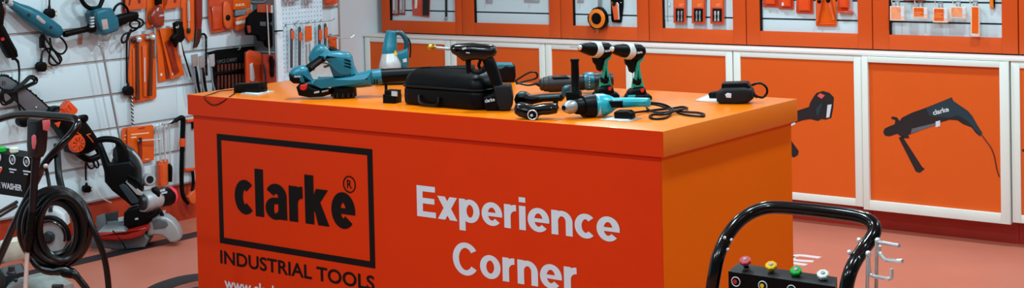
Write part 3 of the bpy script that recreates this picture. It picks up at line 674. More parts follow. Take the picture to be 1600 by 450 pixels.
b = B(); b.prof(F, [(372, 130.5), (411, 128.5), (411, 146), (372, 145)], -.03, .03, .003); done(b, 'body', M_black, t)
b = B(); b.cyl(F.p(411, 138), F.p(417, 138), .006, 10); done(b, 'cable_boot', M_rubber, t)
MINZ = None
b = B(); b.tube([F.p(372, 138), on('z', CZ+.003, 362, 140.5), on('z', CZ+.003, 345, 142), on('z', CZ+.003, 330, 147), on('y', CY0-.003, 319, 151), on('y', CY0-.003, 325, 160), on('y', CY0-.003, 334, 164), on('y', CY0-.003, 346, 160), on('z', CZ+.003, 360, 150.5), on('z', CZ+.003, 370, 143), F.p(374, 139)], .0022, 6, 5); done(b, 'cable', M_rubber, t)
# ================================================================== goods hanging in the display cabinets
MINZ = None
UQ = Fr((0, UY+.020, 0), (1, 0, 0), (0, 0, 1))        # face of the slats in the display cabinets
def rect(x0, y0, x1, y1, sl=.03): return [(x0, y0), (x1, y0+(x1-x0)*sl), (x1, y1+(x1-x0)*sl), (x0, y1)]
def hangs(F, name, label, cat, x, y, group=None):
    p_ = F.p(x, y); return thing(name, label, cat, p_, group)
def hook(F, x, y, length, label, group, up=.018, parent=None, r=.0028):
    """chrome display hook: root at photo pixel (x, y) on plane F, reaching out from it"""
    a = F.p(x, y); pts = [a, a+F.N*(length*.85), a+F.N*length+Vector((0, 0, up))]
    t = thing('display_hook', label, 'hook', a, group)
    b = B(); b.tube(pts, r, 7, 3); done(b, 'prong', M_chrome, t)
    b = B(); b.box(Fr(a, F.U, F.V), -.012, .012, -.012, .012, .0005, .003); done(b, 'back_plate', M_steel, t)
    return t
def text_lines(F, x0, y0, x1, n, dy, w, par, m_=M_printw, h=1.1, sl=.03):
    b = B()
    for k in range(n): b.prof(F, rect(x0, y0+k*dy, x1-(k % 2)*(x1-x0)*.3, y0+k*dy+h, sl), w, w+.0005, at=w)
    return done(b, 'printed_lines', m_, par)

# first window: chisel packs and a steel rule
for i, (x0, x1, yb, lab) in enumerate(((612, 622.5, 24, 'narrow dark red chisel pack with one steel blade, next to the frame edge'), (623, 633, 23, 'narrow dark red chisel pack beside the wide orange pack'))):
    t = hangs(UQ, 'chisel_pack', lab, 'tool pack', (x0+x1)/2, yb, 'chisel packs in the first window')
    b = B(); b.prof(UQ, rect(x0, -45, x1, yb), .002, .006, .001); done(b, 'card', M_packd, t)
    b = B(); b.prof(UQ, rect(x0+1.5, -30, x1-1.5, yb-3), .006, .016, .004); done(b, 'blister', mat('clear_blister', '#e9eef0'), t)
    done(B().prof(UQ, rect(x0+3.2, -25, x0+5, yb-8), .007, .018, .001), 'chisel_blade', M_chrome, t); done(B().prof(UQ, rect(x0+6.3, -25, x0+8, yb-5), .007, .0175, .001), 'chisel_blade', M_steel, t)
t = hangs(UQ, 'chisel_pack', 'wide orange pack with a row of dark chisel bits', 'tool pack', 658, 24, 'chisel packs in the first window')
b = B(); b.prof(UQ, [(642, -45), (674, -45), (671, 27), (645, 24)], .002, .006, .001); done(b, 'card', M_pack2, t)
b = B(); b.prof(UQ, [(650, -40), (655, -40), (651, 13), (648, 14)], .006, .016, .003); done(b, 'blade', M_cardw, t)
for k in range(4): done(B().prof(UQ, [(661+k*2.8, -40), (663.2+k*2.8, -40), (662.5+k*2.6, 24), (660.5+k*2.6, 24)], .006, .012, .001), 'chisel_bit', M_dsteel, t)
t = hangs(UQ, 'steel_rule', 'dark narrow steel rule hanging in the first window', 'ruler', 697, 30)
b = B(); b.prof(UQ, rect(695.6, -45, 698.8, 31), .003, .006, .0005); done(b, 'blade', M_dsteel, t)
b = B(); b.prof(UQ, rect(695, 26, 699.2, 31), .003, .008, .001); done(b, 'end_cap', M_steel, t)
for x0, x1, yb, lab in ((759, 769.5, 4.5, 'small square grey price holder in the almost empty window'), (819, 843, 2.8, 'wide grey price holder in the almost empty window'), (902, 912, 3, 'pointed grey price holder beside the tape measure')):
    t = hangs(UQ, 'price_holder', lab, 'price holder', (x0+x1)/2, yb, 'price holders')
    b = B(); b.prof(UQ, rect(x0, -14, x1, yb), .004, .006, .0005); done(b, 'plate', mat('holder_grey', '#9b9ba0', .4), t)
    b = B(); b.tube([UQ.p((x0+x1)/2, -10), UQ.p((x0+x1)/2, -10, .05)], .003, 6); done(b, 'hook', M_steel, t)

# third window: tape measure and knife
t = hangs(UQ, 'tape_measure', 'black and orange round tape measure hanging on a steel strap', 'tape measure', 934, 46)
w0 = .03
b = B(); b.prof(UQ, [(923, 20), (928, 13), (935, 10.5), (941, 12), (946, 18), (949, 25), (949.5, 35), (946, 42), (941, 45.5), (929, 45.5), (924, 41), (920, 33), (919.5, 26)], .024, .064, .012, 3); bd = done(b, 'case', M_black, t)
c = UQ.p(932.5, 29, .064); q = UQ.px(932, 29)
b = B(); b.lathe(c-UQ.N*.012, c+UQ.N*.004, [(0, 15*q*1.0), (.8, 15*q), (1, 13.5*q)], 30); rg = done(b, 'orange_face', mat('amber_plastic', '#ee7708', .35), t)
b = B(); b.lathe(c, c+UQ.N*.007, [(0, 9*q), (.8, 9*q), (1, 8*q)], 24); done(b, 'centre_disc', M_black, rg)
b = B(); b.prof(UQ, rect(934.5, -45, 940, 12), .02, .024, .0005); done(b, 'strap', M_steel, t)
b = B(); b.prof(UQ, [(931, 44), (936.5, 44), (934.5, 53), (933, 53)], .032, .038, .001); done(b, 'tape_hook', M_brass, t)
t = hangs(UQ, 'utility_knife', 'black sheath with orange handled utility knife beside the tape measure', 'knife', 964, 35)
b = B(); b.prof(UQ, [(954, -25), (974.5, -25), (974, 10), (971, 34.5), (969, 35.8), (957, 34.5), (955.5, 30)], .004, .016, .003); done(b, 'sheath', M_black, t)
b = B(); b.prof(UQ, [(955.5, 3), (965, 5), (966.5, 30.5), (960, 31.5)], .012, .024, .004); hd = done(b, 'knife_handle', mat('orange_soft', '#dd5a26', .4), t)
b = B(); b.prof(UQ, [(964, 3), (967, 6), (968.5, 30), (966, 31)], .012, .020, .001); done(b, 'blade', M_chrome, t)
c = UQ.p(959.7, 6, .022); b = B(); b.lathe(c, c+UQ.N*.006, [(0, .013), (1, .011)], 16); done(b, 'button', M_blackgl, t)
c = UQ.p(970.3, 4, .016); b = B(); b.ball(c, .0035, 8); done(b, 'rivet', M_chrome, t)

# fourth window: bit packs
t = hangs(UQ, 'clear_pack', 'clear pack with a thin bit beside the three drill bit packs', 'tool pack', 1043, 30)
b = B(); b.prof(UQ, rect(1037, -40, 1052, 31), .002, .004); done(b, 'sleeve', mat('clear_blister', '#e9eef0'), t)
b = B(); b.tube([UQ.p(1042.6, -40, .008), UQ.p(1043, 34, .008)], .0016, 6); done(b, 'bit', M_steel, t)
b = B(); b.prof(UQ, rect(1044.5, 4, 1047.5, 9), .004, .007); done(b, 'label_sticker', M_printw, t)
for i, (x0, x1, yb, lab) in enumerate(((1053, 1072, 36, 'orange drill bit pack with two dull bits, beside the clear pack'), (1081.5, 1102, 36.5, 'orange drill bit pack between two similar packs'), (1110.5, 1131.5, 37, 'orange drill bit pack with two shiny bits, next to the frame'))):
    t = hangs(UQ, 'bit_pack', lab, 'drill bit pack', (x0+x1)/2, yb, 'drill bit packs')
    b = B(); b.prof(UQ, rect(x0, -22, x1, yb), .012, .026, .003); done(b, 'card', M_pack2, t)
    b = B(); b.prof(UQ, rect(x0+.6, -20, x1-2.4, 11.5), .026, .0268, at=.026); done(b, 'header', M_pack, t)
    b = B(); b.prof(UQ, rect(x0+3, 13.2, x1-3.6, 33.5), .0255, .0275, at=.026); wn = done(b, 'window', M_print, t)
    for k in range(2):
        a = x0+7+k*5
        done(B().tube([UQ.p(a, 17, .03), UQ.p(a, 22, .03), UQ.p(a, 27, .03), UQ.p(a, 33, .03)], [.003, .0058, .0035, .0055], 6, 2), 'drill_bit', (M_steel, M_steel, M_chrome)[i], t)
    text_lines(UQ, x0+8, 6, x0+16, 2, 2.6, .027, t, mat('print_peach', '#f0a070', .5), .9)

# fifth window: blister packs
for x0, x1, yb, lab, o in ((1192, 1215.5, 10.5, 'red orange blister pack at the frame edge, shortest of the row', 0), (1216.5, 1240, 14, 'red orange blister pack with a small white mark', 1), (1244, 1270.5, 20.5, 'plain red orange blister pack beside the pliers pack', 0)):
    t = hangs(UQ, 'blister_pack', lab, 'tool pack', (x0+x1)/2, yb, 'red orange blister packs')
    b = B(); b.prof(UQ, rect(x0, -40, x1, yb), .004, .010, .002); cd_ = done(b, 'card', M_pack2, t)
    b = B(); b.prof(UQ, rect(x0+4, -36, x1-4, yb-4), .010, .030, .010, 3); done(b, 'bulge', M_orange, t)
    b = B(); b.prof(UQ, rect(x0+2, yb-2.2, x1-3, yb-1.2), .010, .013, .001); done(b, 'bottom_ridge', M_orange, t)
    if o:
        b = B(); b.prof(UQ, rect(x0+5, 4, x0+8, 9), .030, .031); done(b, 'white_mark', M_printw, t)
t = hangs(UQ, 'blister_pack', 'long flared orange pliers pack with two handles reaching below the others', 'tool pack', 1290, 41, 'red orange blister packs')
b = B(); b.prof(UQ, [(1274, -40), (1304, -40), (1307.5, 41), (1275, 40.5)], .004, .012, .003); done(b, 'card', M_pack, t)
for s_, pts in ((0, [(1284, -10), (1281, 8), (1277, 34)]), (1, [(1293, -10), (1297, 8), (1303, 31)])):
    b = B(); b.tube([UQ.p(x, y, .022) for x, y in pts], [.010, .011, .007], 10, 4); done(b, 'plier_handle', mat('orange_soft', '#dd5a26'), t)
for x, y in ((1280, 2), (1294, 1)): done(B().ball(UQ.p(x, y, .03), .012, 10), 'plier_joint', M_black, t)
b = B(); b.prof(UQ, rect(1276, 36, 1304, 37.5), .012, .016, .001); done(b, 'bottom_ridge', M_orange, t)
t = hangs(UQ, 'blister_pack', 'clear edged orange blister pack between pliers pack and frame', 'tool pack', 1320, 18, 'red orange blister packs')
b = B(); b.prof(UQ, rect(1308, -40, 1331, 17), .004, .008, .002); done(b, 'card', M_pack2, t)
b = B(); b.prof(UQ, rect(1312, -36, 1326, 12), .008, .03, .012, 3); done(b, 'bulge', M_orange, t)
b = B(); b.prof(UQ, rect(1326, -36, 1332, 17), .004, .012, .002); done(b, 'clear_edge', mat('clear_blister', '#e9eef0'), t)
b = B(); b.prof(UQ, rect(1309, 17, 1333, 20), .004, .03, .003); done(b, 'bottom_ledge', M_pack2, t)

# sixth window: five small packs on hooks
six = ((1391, 9.5, 1414, 32, 'small orange pack with painted glare, first of the five on hooks', 'mm'), (1426.5, 11, 1450, 28.5, 'small orange pack with barcode, second of the five on hooks', 'm'), (1458, 12.5, 1481.5, 35, 'small square orange pack, middle one of the five on hooks', 'm'),
       (1485, 10.5, 1510, 28, 'small pale orange pack with painted glare, beside the long pack', 'mm'), (1517, 10, 1531, 57, 'long narrow orange pack, longest of the five on hooks', 'l'))
for i, (x0, y0, x1, y1, lab, k) in enumerate(six):
    t = hangs(UQ, 'small_pack', lab, 'tool pack', (x0+x1)/2, y1, 'five small packs on hooks'); d0 = .035
    b = B(); b.prof(UQ, rect(x0, y0, x1, y1, .02), d0, d0+.012, .002); done(b, 'case', mat('pale_case', '#eec3ae', .2, coat=.6) if k != 'l' else mat('pale_case', '#eec3ae'), t)
    b = B(); b.prof(UQ, rect(x0+1.6, y0+1.2, x1-(2.4 if k == 'l' else 7), y1-(5 if k == 'l' else 3), .02), d0+.012, d0+.0135); done(b, 'insert_card', mat('glare_card', '#f2966a', .3) if k == 'mm' else M_pack, t)  # glare on two of the packs is put into the paler card colour
    if k != 'l':
        b = B(); b.prof(UQ, rect(x1-6.4, y0+2, x1-1.8, y1-5.5, .02), d0+.012, d0+.0135); done(b, 'barcode_label', M_printw, t)
        text_lines(UQ, x0+2.2, y0+8, x1-8, 3, 2.8, d0+.0137, t, mat('print_peach', '#f0a070'), .8, .02)
    else:
        b = B(); b.prof(UQ, rect(x0+.8, y1-4.2, x0+7, y1-2.2, .02), d0+.012, d0+.0135); done(b, 'barcode_label', M_printw, t)
    hk = hook(UQ, (x0+x1)/2, y0-5.5, .075, 'chrome hook carrying the ' + ('first', 'second', 'middle', 'fourth', 'long')[i] + ' small pack', 'hooks of the five small packs')
    b = B(); b.prof(UQ, [((x0+x1)/2-1.5, y0-5.5), ((x0+x1)/2+1.5, y0-5.5), ((x0+x1)/2+1.5, y0+1), ((x0+x1)/2-1.5, y0+1)], d0+.004, d0+.006); done(b, 'hang_tab', mat('clear_blister', '#e9eef0'), t)
t = hangs(UQ, 'blister_pack', 'red orange pack hanging above the five small packs', 'tool pack', 1429, 1.5)
b = B(); b.prof(UQ, rect(1412, -45, 1446, 1, .0), .02, .034, .004); done(b, 'card', M_pack2, t)
b = B(); b.prof(UQ, rect(1416, -42, 1440, -4, .0), .034, .05, .008); done(b, 'bulge', M_orange, t)
t = hangs(UQ, 'marking_pencil', 'amber marking pencil with dark edge hanging beside the long pack', 'pencil', 1551, 13)
b = B(); b.tube([UQ.p(1549, -40, .012), UQ.p(1550, 6, .012), UQ.p(1551.5, 13, .012)], [.011, .011, .006], 10, 3); done(b, 'barrel', mat('amber_plastic', '#ee7708'), t)
b = B(); b.tube([UQ.p(1552, -40, .012), UQ.p(1553, 6, .012), UQ.p(1553, 12, .012)], [.006, .006, .003], 8, 3); done(b, 'clip', M_black, t)

# ================================================================== tools hanging on the slat wall
def wp(x, y, w=.05): return WF.p(x, y, w)
pxw = WF.px(120, 90)
def wt(name, label, cat, x, y, group=None): return thing(name, label, cat, WF.p(x, y), group)

# die grinder
t = wt('die_grinder', 'teal die grinder hung slanting with its cable bundled below', 'die grinder', 70, 55)
A, E_ = wp(18, 6.5, .06), wp(93, 52.5, .06); r = pxw
b = B(); b.lathe(A, E_, [(0, 6*r), (.12, 7.5*r), (.26, 11*r), (.45, 13*r), (.6, 13.2*r), (.8, 12.2*r), (.93, 11*r), (1, 8*r)], 26); bd = done(b, 'motor_housing', M_teal, t)
b = B(); b.prof(WF, [(57, 25), (60, 23.5), (72, 33.5), (71, 37.5), (67, 37.5), (57, 29)], .06+10*r, .06+13.3*r, .004, at=.06+13*r); done(b, 'rating_plate', mat('plate_silver', '#b8bdbf', .3, .5), bd)
c = wp(45, 23.5, .06+11.5*r); b = B(); b.lathe(c, c+WF.N*.006, [(0, .008), (1, .007)], 12); c = wp(79, 42.5, .06+11.5*r); b.lathe(c, c+WF.N*.006, [(0, .008), (1, .007)], 12); done(b, 'brush_cap', M_dsteel, bd)
b = B(); b.lathe(wp(24, 10, .06), wp(11, 3, .06), [(0, 5.2*r), (.3, 4.8*r), (1, 4.6*r)], 18); done(b, 'collar', M_silver, t)
b = B(); b.lathe(wp(12, 3.5, .06), wp(-3, -5, .06), [(0, 3.2*r), (.5, 3.4*r), (1, 2*r)], 14); done(b, 'collet', M_dsteel, t)
b = B(); b.tube([wp(86, 54, .05), wp(94, 58, .06), wp(102, 67, .06), wp(104, 76, .06), wp(99, 83, .06), wp(92, 84, .06), wp(84, 78, .06), wp(75, 66, .06), wp(68, 55, .05), wp(64, 58, .04), wp(70, 72, .04), wp(80, 88, .04), wp(90, 99, .05), wp(94, 97, .06), wp(90, 88, .06), wp(80, 72, .05), wp(78, 60, .05), wp(79, 72, .04), wp(77, 88, .03), wp(77, 98, .03), wp(84, 102, .03), wp(92, 99, .03), wp(96, 92, .03), wp(88, 82, .03), wp(76, 76, .03), wp(68, 79, .03), wp(65, 86, .03), wp(65, 96, .03)], .0052, 7, 4); done(b, 'cable', M_rubber, t)
b = B(); b.prof(WF, [(63, 58), (68, 56), (68, 75), (63, 75)], .02, .05, .006); done(b, 'cable_tie', M_black, t)
def plug(parent, x, y, s=1, w=.03, name='plug', prong=True):
    b = B(); b.prof(WF, [(x-8*s, y-3*s), (x-5*s, y-7*s), (x+5*s, y-7*s), (x+8*s, y-3*s), (x+8*s, y+4*s), (x+5*s, y+8*s), (x-5*s, y+8*s), (x-8*s, y+4*s)], w-.012, w+.016, .008); o = done(b, name, M_black, parent)
    b = B(); b.tube([wp(x, y-7*s, w), wp(x, y-13*s, w)], [.009, .005], 8); done(b, 'cable_boot', M_rubber, o)
    if prong:
        b = B()
        for dy in (-3*s, 4*s): b.tube([wp(x+7*s, y+dy, w), wp(x+12*s, y+dy, w)], .0035, 6)
        done(b, 'prong', M_brass, o)
    return o
plug(t, 64, 104, 1, .03)
hook(WF, 66, 50, .07, 'display hook carrying the slanting die grinder', 'hooks on the slat wall')
t = wt('hanging_plug', 'black mains plug hanging by its cable above the die grinder', 'plug', 77, 28)
plug(t, 77, 20.5, 1, .03)
b = B(); b.tube([wp(77, 8, .03), wp(77.5, -20, .03), wp(78, -40, .01)], .0045, 7, 3); done(b, 'cable', M_rubber, t)
# two small price tags under the tools
for x0, y0, x1, y1, lab in ((1.5, 5, 9, 24, 'small pinkish price tag by the tip of the die grinder'), (122, 53, 128.5, 70, 'small pinkish price tag under the mixer handle')):
    t = wt('price_tag', lab, 'price tag', (x0+x1)/2, y1, 'price tags on the slat wall')
    b = B(); b.prof(WF, rect(x0, y0, x1, y1, -.1), .004, .007, .0005); done(b, 'card', mat('tag_pink', '#b7a09a', .4), t)
    b = B(); b.prof(WF, rect(x0+1, y0+7, x1-1, y1-1, -.1), .007, .0078); done(b, 'orange_print', mat('tag_orange', '#b86a4a', .5), t)

# paddle mixer
t = wt('paddle_mixer', 'teal paddle mixer with long steel rod and looped black handles', 'mixer', 165, 55)
b = B(); b.prof(WF, [(139, 22), (143, 15), (156, 12), (167, 12), (171, 18), (173, 24), (177, 26), (179, 38), (178, 47), (172, 50), (156, 55), (152, 52), (147, 46), (141, 34)], .03, .13, .02, 4); bd = done(b, 'motor_housing', M_teal, t)
b = B(); b.prof(WF, [(139, 21), (146, 17), (149, 25), (151, 40), (153, 51), (147, 45), (141, 34)], .05, .128, .01); sd = done(b, 'side_vent', M_teald, bd)
b = B()
for k in range(4): b.prof(WF, [(140.5, 27+k*4.5), (146, 26+k*4.5), (146.5, 28.5+k*4.5), (141.5, 29.5+k*4.5)], .12, .132)
done(b, 'vent_slot', M_label, sd)
b = B(); b.prof(WF, [(158, 31), (167, 29.5), (169.5, 45), (161, 46.5)], .128, .1315, .0005); done(b, 'rating_plate', mat('tag_pink', '#b7a09a'), bd)
b = B(); b.tube([wp(126, -8, .08), wp(128, 1, .08), wp(134, 9, .08), wp(142, 13, .08), wp(153, 12, .08), wp(158, 5, .08), wp(161, -8, .08), wp(150, -16, .08), wp(136, -15, .08)], .0115, 10, 4, True); done(b, 'top_handle', M_black, t)
b = B(); b.lathe(wp(145, 43.5, .08), wp(100, 53.5, .09), [(0, 8*pxw), (.1, 8*pxw), (.2, 4.8*pxw), (.85, 5*pxw), (.93, 5.6*pxw), (1, 4.4*pxw)], 18); done(b, 'side_handle', M_black, t)
b = B(); b.prof(WF, [(175, 26), (186, 22), (204, 18), (213, 18.5), (215, 24), (213, 31), (204, 32), (194, 38), (182, 43), (178, 38)], .05, .10, .02, 4); sh = done(b, 'grip', M_black, t)
b = B(); b.tube([wp(176, 20, .08), wp(181, 10, .08), wp(189, 5.5, .08), wp(197, 11, .08), wp(201, 20, .08)], .007, 8, 4); done(b, 'grip_loop', M_black, sh)
b = B(); b.tube([wp(212, 28, .08), wp(221, 31, .08), wp(224, 37, .08), wp(217, 43, .08), wp(206, 43, .08), (wp(203, 36, .08)), wp(210, 32, .08), wp(218, 35, .07), wp(215, 44, .06), wp(204, 50, .06), wp(194, 54, .06), wp(190, 61, .06), wp(192, 67, .06), wp(198, 63, .06), wp(202, 55, .06), wp(205, 46, .05), wp(199, 58, .04), wp(198, 75, .03), wp(198, 105, .03), wp(198.5, 130, .03)], .0056, 7, 4); done(b, 'cable', M_rubber, t)
plug(t, 200, 141.5, .95, .03, prong=False)
b = B(); b.lathe(wp(163, 50, .08), wp(164.5, 64, .08), [(0, 12*pxw), (.5, 11*pxw), (1, 6*pxw)], 22); done(b, 'gear_neck', mat('neck_grey', '#a7adb0', .35, .4), t)
b = B(); b.lathe(wp(157.5, 68.5, .07), wp(161, 84, .07), [(0, 3.8*pxw), (.35, 3.8*pxw), (.4, 2.6*pxw), (1, 2.6*pxw)], 14); b.tube([wp(152, 70, .07), wp(164, 69.5, .07)], .006, 8); done(b, 'collar', M_silver, t)
b = B(); b.tube([wp(160.5, 82, .07), wp(173, 147, .07), wp(188, 221, .07)], .0058, 10, 2); rd = done(b, 'rod', M_steel, t)
b = B(); b.tube([wp(188, 220, .07), wp(191, 236, .07)], .007, 8)
c = wp(190, 234, .07); b.ring(Fr(c, (1, 0, 0), (0, 1, 0)), 0, 0, .05, .004, 0, 20, 6); done(b, 'paddle', M_steel, rd)
hook(WF, 170, 48, .075, 'display hook carrying the paddle mixer', 'hooks on the slat wall')

# heat gun at the wall edge
t = wt('heat_gun', 'black tool handle with red switch hanging next to the die grinder', 'heat gun', 12, 90)
b = B(); b.prof(WF, [(-14, 8), (-6, 20), (1, 36), (7, 46), (14, 60), (24, 78), (26, 88), (22, 91), (12, 91), (6, 82), (-2, 64), (-10, 48), (-20, 30), (-22, 14)], .03, .085, .02, 4); bd = done(b, 'handle', M_black, t)
b = B(); b.prof(WF, [(-30, -14), (-4, -18), (4, 20), (2, 40), (-8, 44), (-24, 34)], .025, .09, .022, 4); done(b, 'barrel', M_black, t)
c = wp(3.7, 61, .084); b = B(); b.lathe(c, c+WF.N*.006, [(0, .009), (1, .008)], 14); done(b, 'switch', M_red, bd)
b = B(); b.tube([wp(20, 90, .055), wp(27, 95, .055), wp(29.5, 104, .055), wp(30, 118, .06), wp(29, 136, .08)], [.012, .007, .0055, .005, .005], 8, 4); done(b, 'cable', M_rubber, t)
hook(WF, -6, 6, .07, 'display hook carrying the black tool with red switch', 'hooks on the slat wall')

# chainsaw
t = wt('chainsaw', 'electric chainsaw with orange hand guard and grey bar hung slanting', 'chainsaw', 100, 235)
b = B(); b.prof(WF, [(-6, 124), (0, 119.5), (8, 119.5), (14, 122), (28, 131), (43, 141), (60, 155), (78, 171), (86, 180), (80, 186), (62, 184), (40, 172), (30, 162), (14, 146), (0, 136), (-6, 130)], .06, .066, .001); br = done(b, 'guide_bar', mat('bar_grey', '#6b7076', .4, .5), t)
edge = [(-6, 123), (0, 118.6), (8, 118.6), (14, 121), (28, 130), (43, 140), (60, 154), (80, 172)]
b = B(); b.tube([wp(x, y, .063) for x, y in edge], .0055, 6, 4)
for i, (x, y) in enumerate(catmull(edge, False, 4)):
    if i % 2: b.ball(wp(x+.6, y-1.2, .063), .0058, 6)
b.tube([wp(x, y, .063) for x, y in ((-6, 131), (0, 136.5), (14, 147), (30, 163), (40, 173), (60, 185))], .0045, 6, 4); done(b, 'chain', M_black, br)
b = B(); b.text(WF, 'ES', *(WF.uv(3, 130, .066)[0], WF.uv(8.5, 130, .066)[0]), WF.uv(3, 133, .066)[1], WF.uv(3, 127, .066)[1], .0665, .0); done(b, 'bar_print', M_print, br)
b = B(); b.ball(wp(56.5, 167.5, .07), .005, 8); done(b, 'bar_stud', M_chrome, br)
b = B(); b.prof(WF, [(74, 174), (80, 167), (88, 165), (96, 170), (112, 182), (126, 186), (134, 196), (141, 206), (146, 214), (152, 226), (146, 232), (132, 240), (118, 242), (106, 238), (100, 220), (88, 202), (76, 188)], .03, .13, .03, 4); bd = done(b, 'body', M_black, t)
b = B(); b.prof(WF, [(93.5, 170), (104.5, 157), (117.5, 170.5), (116, 176), (108, 181), (101, 181)], .10, .15, .006); b.prof(WF, [(87, 178), (93, 170.5), (100.5, 180), (96, 184)], .10, .135, .004); gd = done(b, 'hand_guard', M_orange, t)
b = B()
for k in range(3): b.tube([wp(97+k*4.5, 173-k*4.4, .151), wp(103+k*4.5, 179.5-k*4.2, .151)], .003, 6)
done(b, 'guard_rib', M_pack2, gd)
b = B(); b.prof(WF, [(85, 192), (94, 190), (91, 199)], .125, .135, .001); done(b, 'orange_mark', M_orange, bd)
c = wp(127.5, 184.5, .10); b = B(); b.lathe(c-WF.N*.02, c+WF.N*.035, [(0, 4*pxw), (.6, 6*pxw), (.9, 6*pxw), (1, 4.5*pxw)], 16); done(b, 'oil_cap', M_black, t)
c = wp(120.5, 224.5, .13); b = B(); b.lathe(c-WF.N*.012, c+WF.N*.012, [(0, 13.6*pxw), (.7, 13.6*pxw), (1, 12.4*pxw)], 30); sc_ = done(b, 'sprocket_knob', M_orange, t)
b = B()
for k in range(9):
    a = 2*math.pi*k/9; d_ = WF.U*math.cos(a)+WF.V*math.sin(a); b.tube([c+WF.N*.012+d_*.011, c+WF.N*.012+d_*.034], [.0025, .0058], 6)
done(b, 'knob_recess', mat('dark_orange', '#9a2708', .5), sc_)
b = B(); b.tube([wp(135.5, 210.5, .132), wp(142, 217.5, .132), wp(149, 227.5, .128)], .003, 6, 2); b.tube([wp(135, 211, .132), wp(141.5, 209, .132)], .003, 6); b.tube([wp(119, 206, .132), wp(127, 211.5, .132)], .003, 6); done(b, 'accent_line', mat('orange_soft', '#dd5a26'), bd)
b = B(); b.tube([wp(146, 222, .07), wp(154, 234, .07), wp(157, 241, .07), wp(150, 246, .07), wp(140, 249, .07), wp(131, 246, .07), wp(120, 238, .07)], .0175, 12, 4); done(b, 'rear_handle', M_black, t)
b = B(); b.tube([wp(134, 246, .06), wp(136, 256, .06), wp(141, 263, .06), wp(147, 261, .06), wp(146, 252, .06), wp(143, 247, .06), wp(146, 255, .05), wp(151, 262, .05), wp(154, 258, .05), wp(150, 249, .05), wp(142, 245, .05), wp(135, 250, .04), wp(134, 265, .03), wp(134.5, 282, .03)], .005, 7, 4); done(b, 'cable', M_rubber, t)
plug(t, 135, 295, .75, .03)
# cable bundle wrapped round the bar
b = B()
for k, (dx, dy) in enumerate(((0, 0), (3, 2), (-2, 4))):
    b.tube([wp(22+dx, 140+dy, .09), wp(36+dx, 128+dy, .09), wp(46+dx, 119+dy, .09), wp(54+dx, 120+dy, .09), wp(54+dx, 127+dy, .09), wp(44+dx, 132+dy, .09), wp(30+dx, 138+dy, .09), wp(16+dx, 141+dy, .09), wp(4+dx, 141+dy, .09), wp(2+dx, 150+dy, .09), wp(6+dx, 159+dy, .09), wp(14+dx, 158+dy, .09), wp(22+dx, 148+dy, .09)], .0052, 7, 4, True)
b.tube([wp(26, 140, .09), wp(27, 155, .09), wp(30, 168, .09), wp(34, 180, .08)], .0055, 7, 3)
done(b, 'cable_bundle', M_rubber, t)
c = wp(34.5, 189, .07); b = B(); b.lathe(c-WF.N*.02, c+WF.N*.03, [(0, 8*pxw), (.5, 9.4*pxw), (.85, 9*pxw), (1, 5*pxw)], 18); done(b, 'hanging_plug', M_black, t)
hook(WF, 92, 186, .06, 'display hook carrying the slanting chainsaw', 'hooks on the slat wall')

# ---- packs between mixer and counter
def wcard(name, label, cat, pts, m_, w0=.006, w1=.012, group=None, bev=.0015):
    cx = sum(p[0] for p in pts)/len(pts); cy = max(p[1] for p in pts)
    t = wt(name, label, cat, cx, cy, group); b = B(); b.prof(WF, pts, w0, w1, bev); done(b, 'card', m_, t); return t
t = wcard('saw_blade_pack', 'orange saw blade pack with dark slots above the mixer grip', 'tool pack', [(196, -30), (227.5, -34), (227.5, 12.5), (196, 17)], mat('orange_soft', '#dd5a26'), .02, .03, 'saw blade packs')
for pts in ([(203, -8), (206, -8), (203, 8), (201, 9)], [(214, -8), (218, -8), (220, 4), (217, 6)]):
    b = B(); b.prof(WF, pts, .03, .034, .001); done(b, 'blade', M_packd, t)
t = wcard('saw_blade_pack', 'dark red saw blade pack half hidden behind the orange one', 'tool pack', [(190, -26), (200, -28), (200, 18), (191, 20)], M_packd, .004, .012, 'saw blade packs')
b = B(); b.prof(WF, [(192, -20), (195, -20), (195, 14), (193, 15)], .012, .015, .001); done(b, 'blade', M_dsteel, t)
t = wcard('saw_blade_pack', 'orange saw blade pack between rotary cutter and ratchet packs', 'tool pack', [(257, -30), (281, -34), (281, 11), (257, 15)], mat('orange_soft', '#dd5a26'), .02, .03, 'saw blade packs')
for pts in ([(260, -8), (263, -8), (260, 8), (258.5, 9)], [(271, -8), (275, -8), (275.5, 3), (272.5, 5)]):
    b = B(); b.prof(WF, pts, .03, .034, .001); done(b, 'blade', M_packd, t)
t = wcard('cutter_pack', 'orange card with a dark red rounded cutter and black head', 'tool pack', [(228, -34), (256, -38), (256, 40), (250, 42), (229, 44)], M_pack, .01, .018)
b = B(); b.prof(WF, [(240, 12), (246, 8), (252, 12), (255, 22), (255, 34), (250, 42), (243, 41), (236, 36), (233, 26), (236, 17)], .018, .06, .02, 4, 2); done(b, 'cutter', mat('cutter_red', '#8f2a14', .3, coat=.5), t)
b = B(); b.prof(WF, [(243, -6), (251, -7), (251, 6), (244, 8)], .018, .055, .01); done(b, 'head', M_black, t)
b = B(); b.tube([wp(249, 25, .064), wp(255, 24, .06)], .006, 8); b.ball(wp(246, 16, .064), .007, 8); b.ball(wp(238, 40, .03), .006, 8); done(b, 'steel_fitting', M_chrome, t)
t = wcard('ratchet_pack', 'tall orange card with a chrome ratchet shaft', 'tool pack', [(281.5, -34), (303, -37), (303, 48), (302, 60), (296, 66), (291, 58), (283, 45)], M_pack, .012, .02)
b = B(); b.tube([wp(294.5, -34, .03), wp(294.5, 2, .03), wp(294.5, 3, .03), wp(295, 33, .03), wp(295, 34, .03), wp(295, 50, .03)], [.005, .005, .0085, .0085, .005, .005], 10); done(b, 'ratchet_shaft', M_chrome, t)
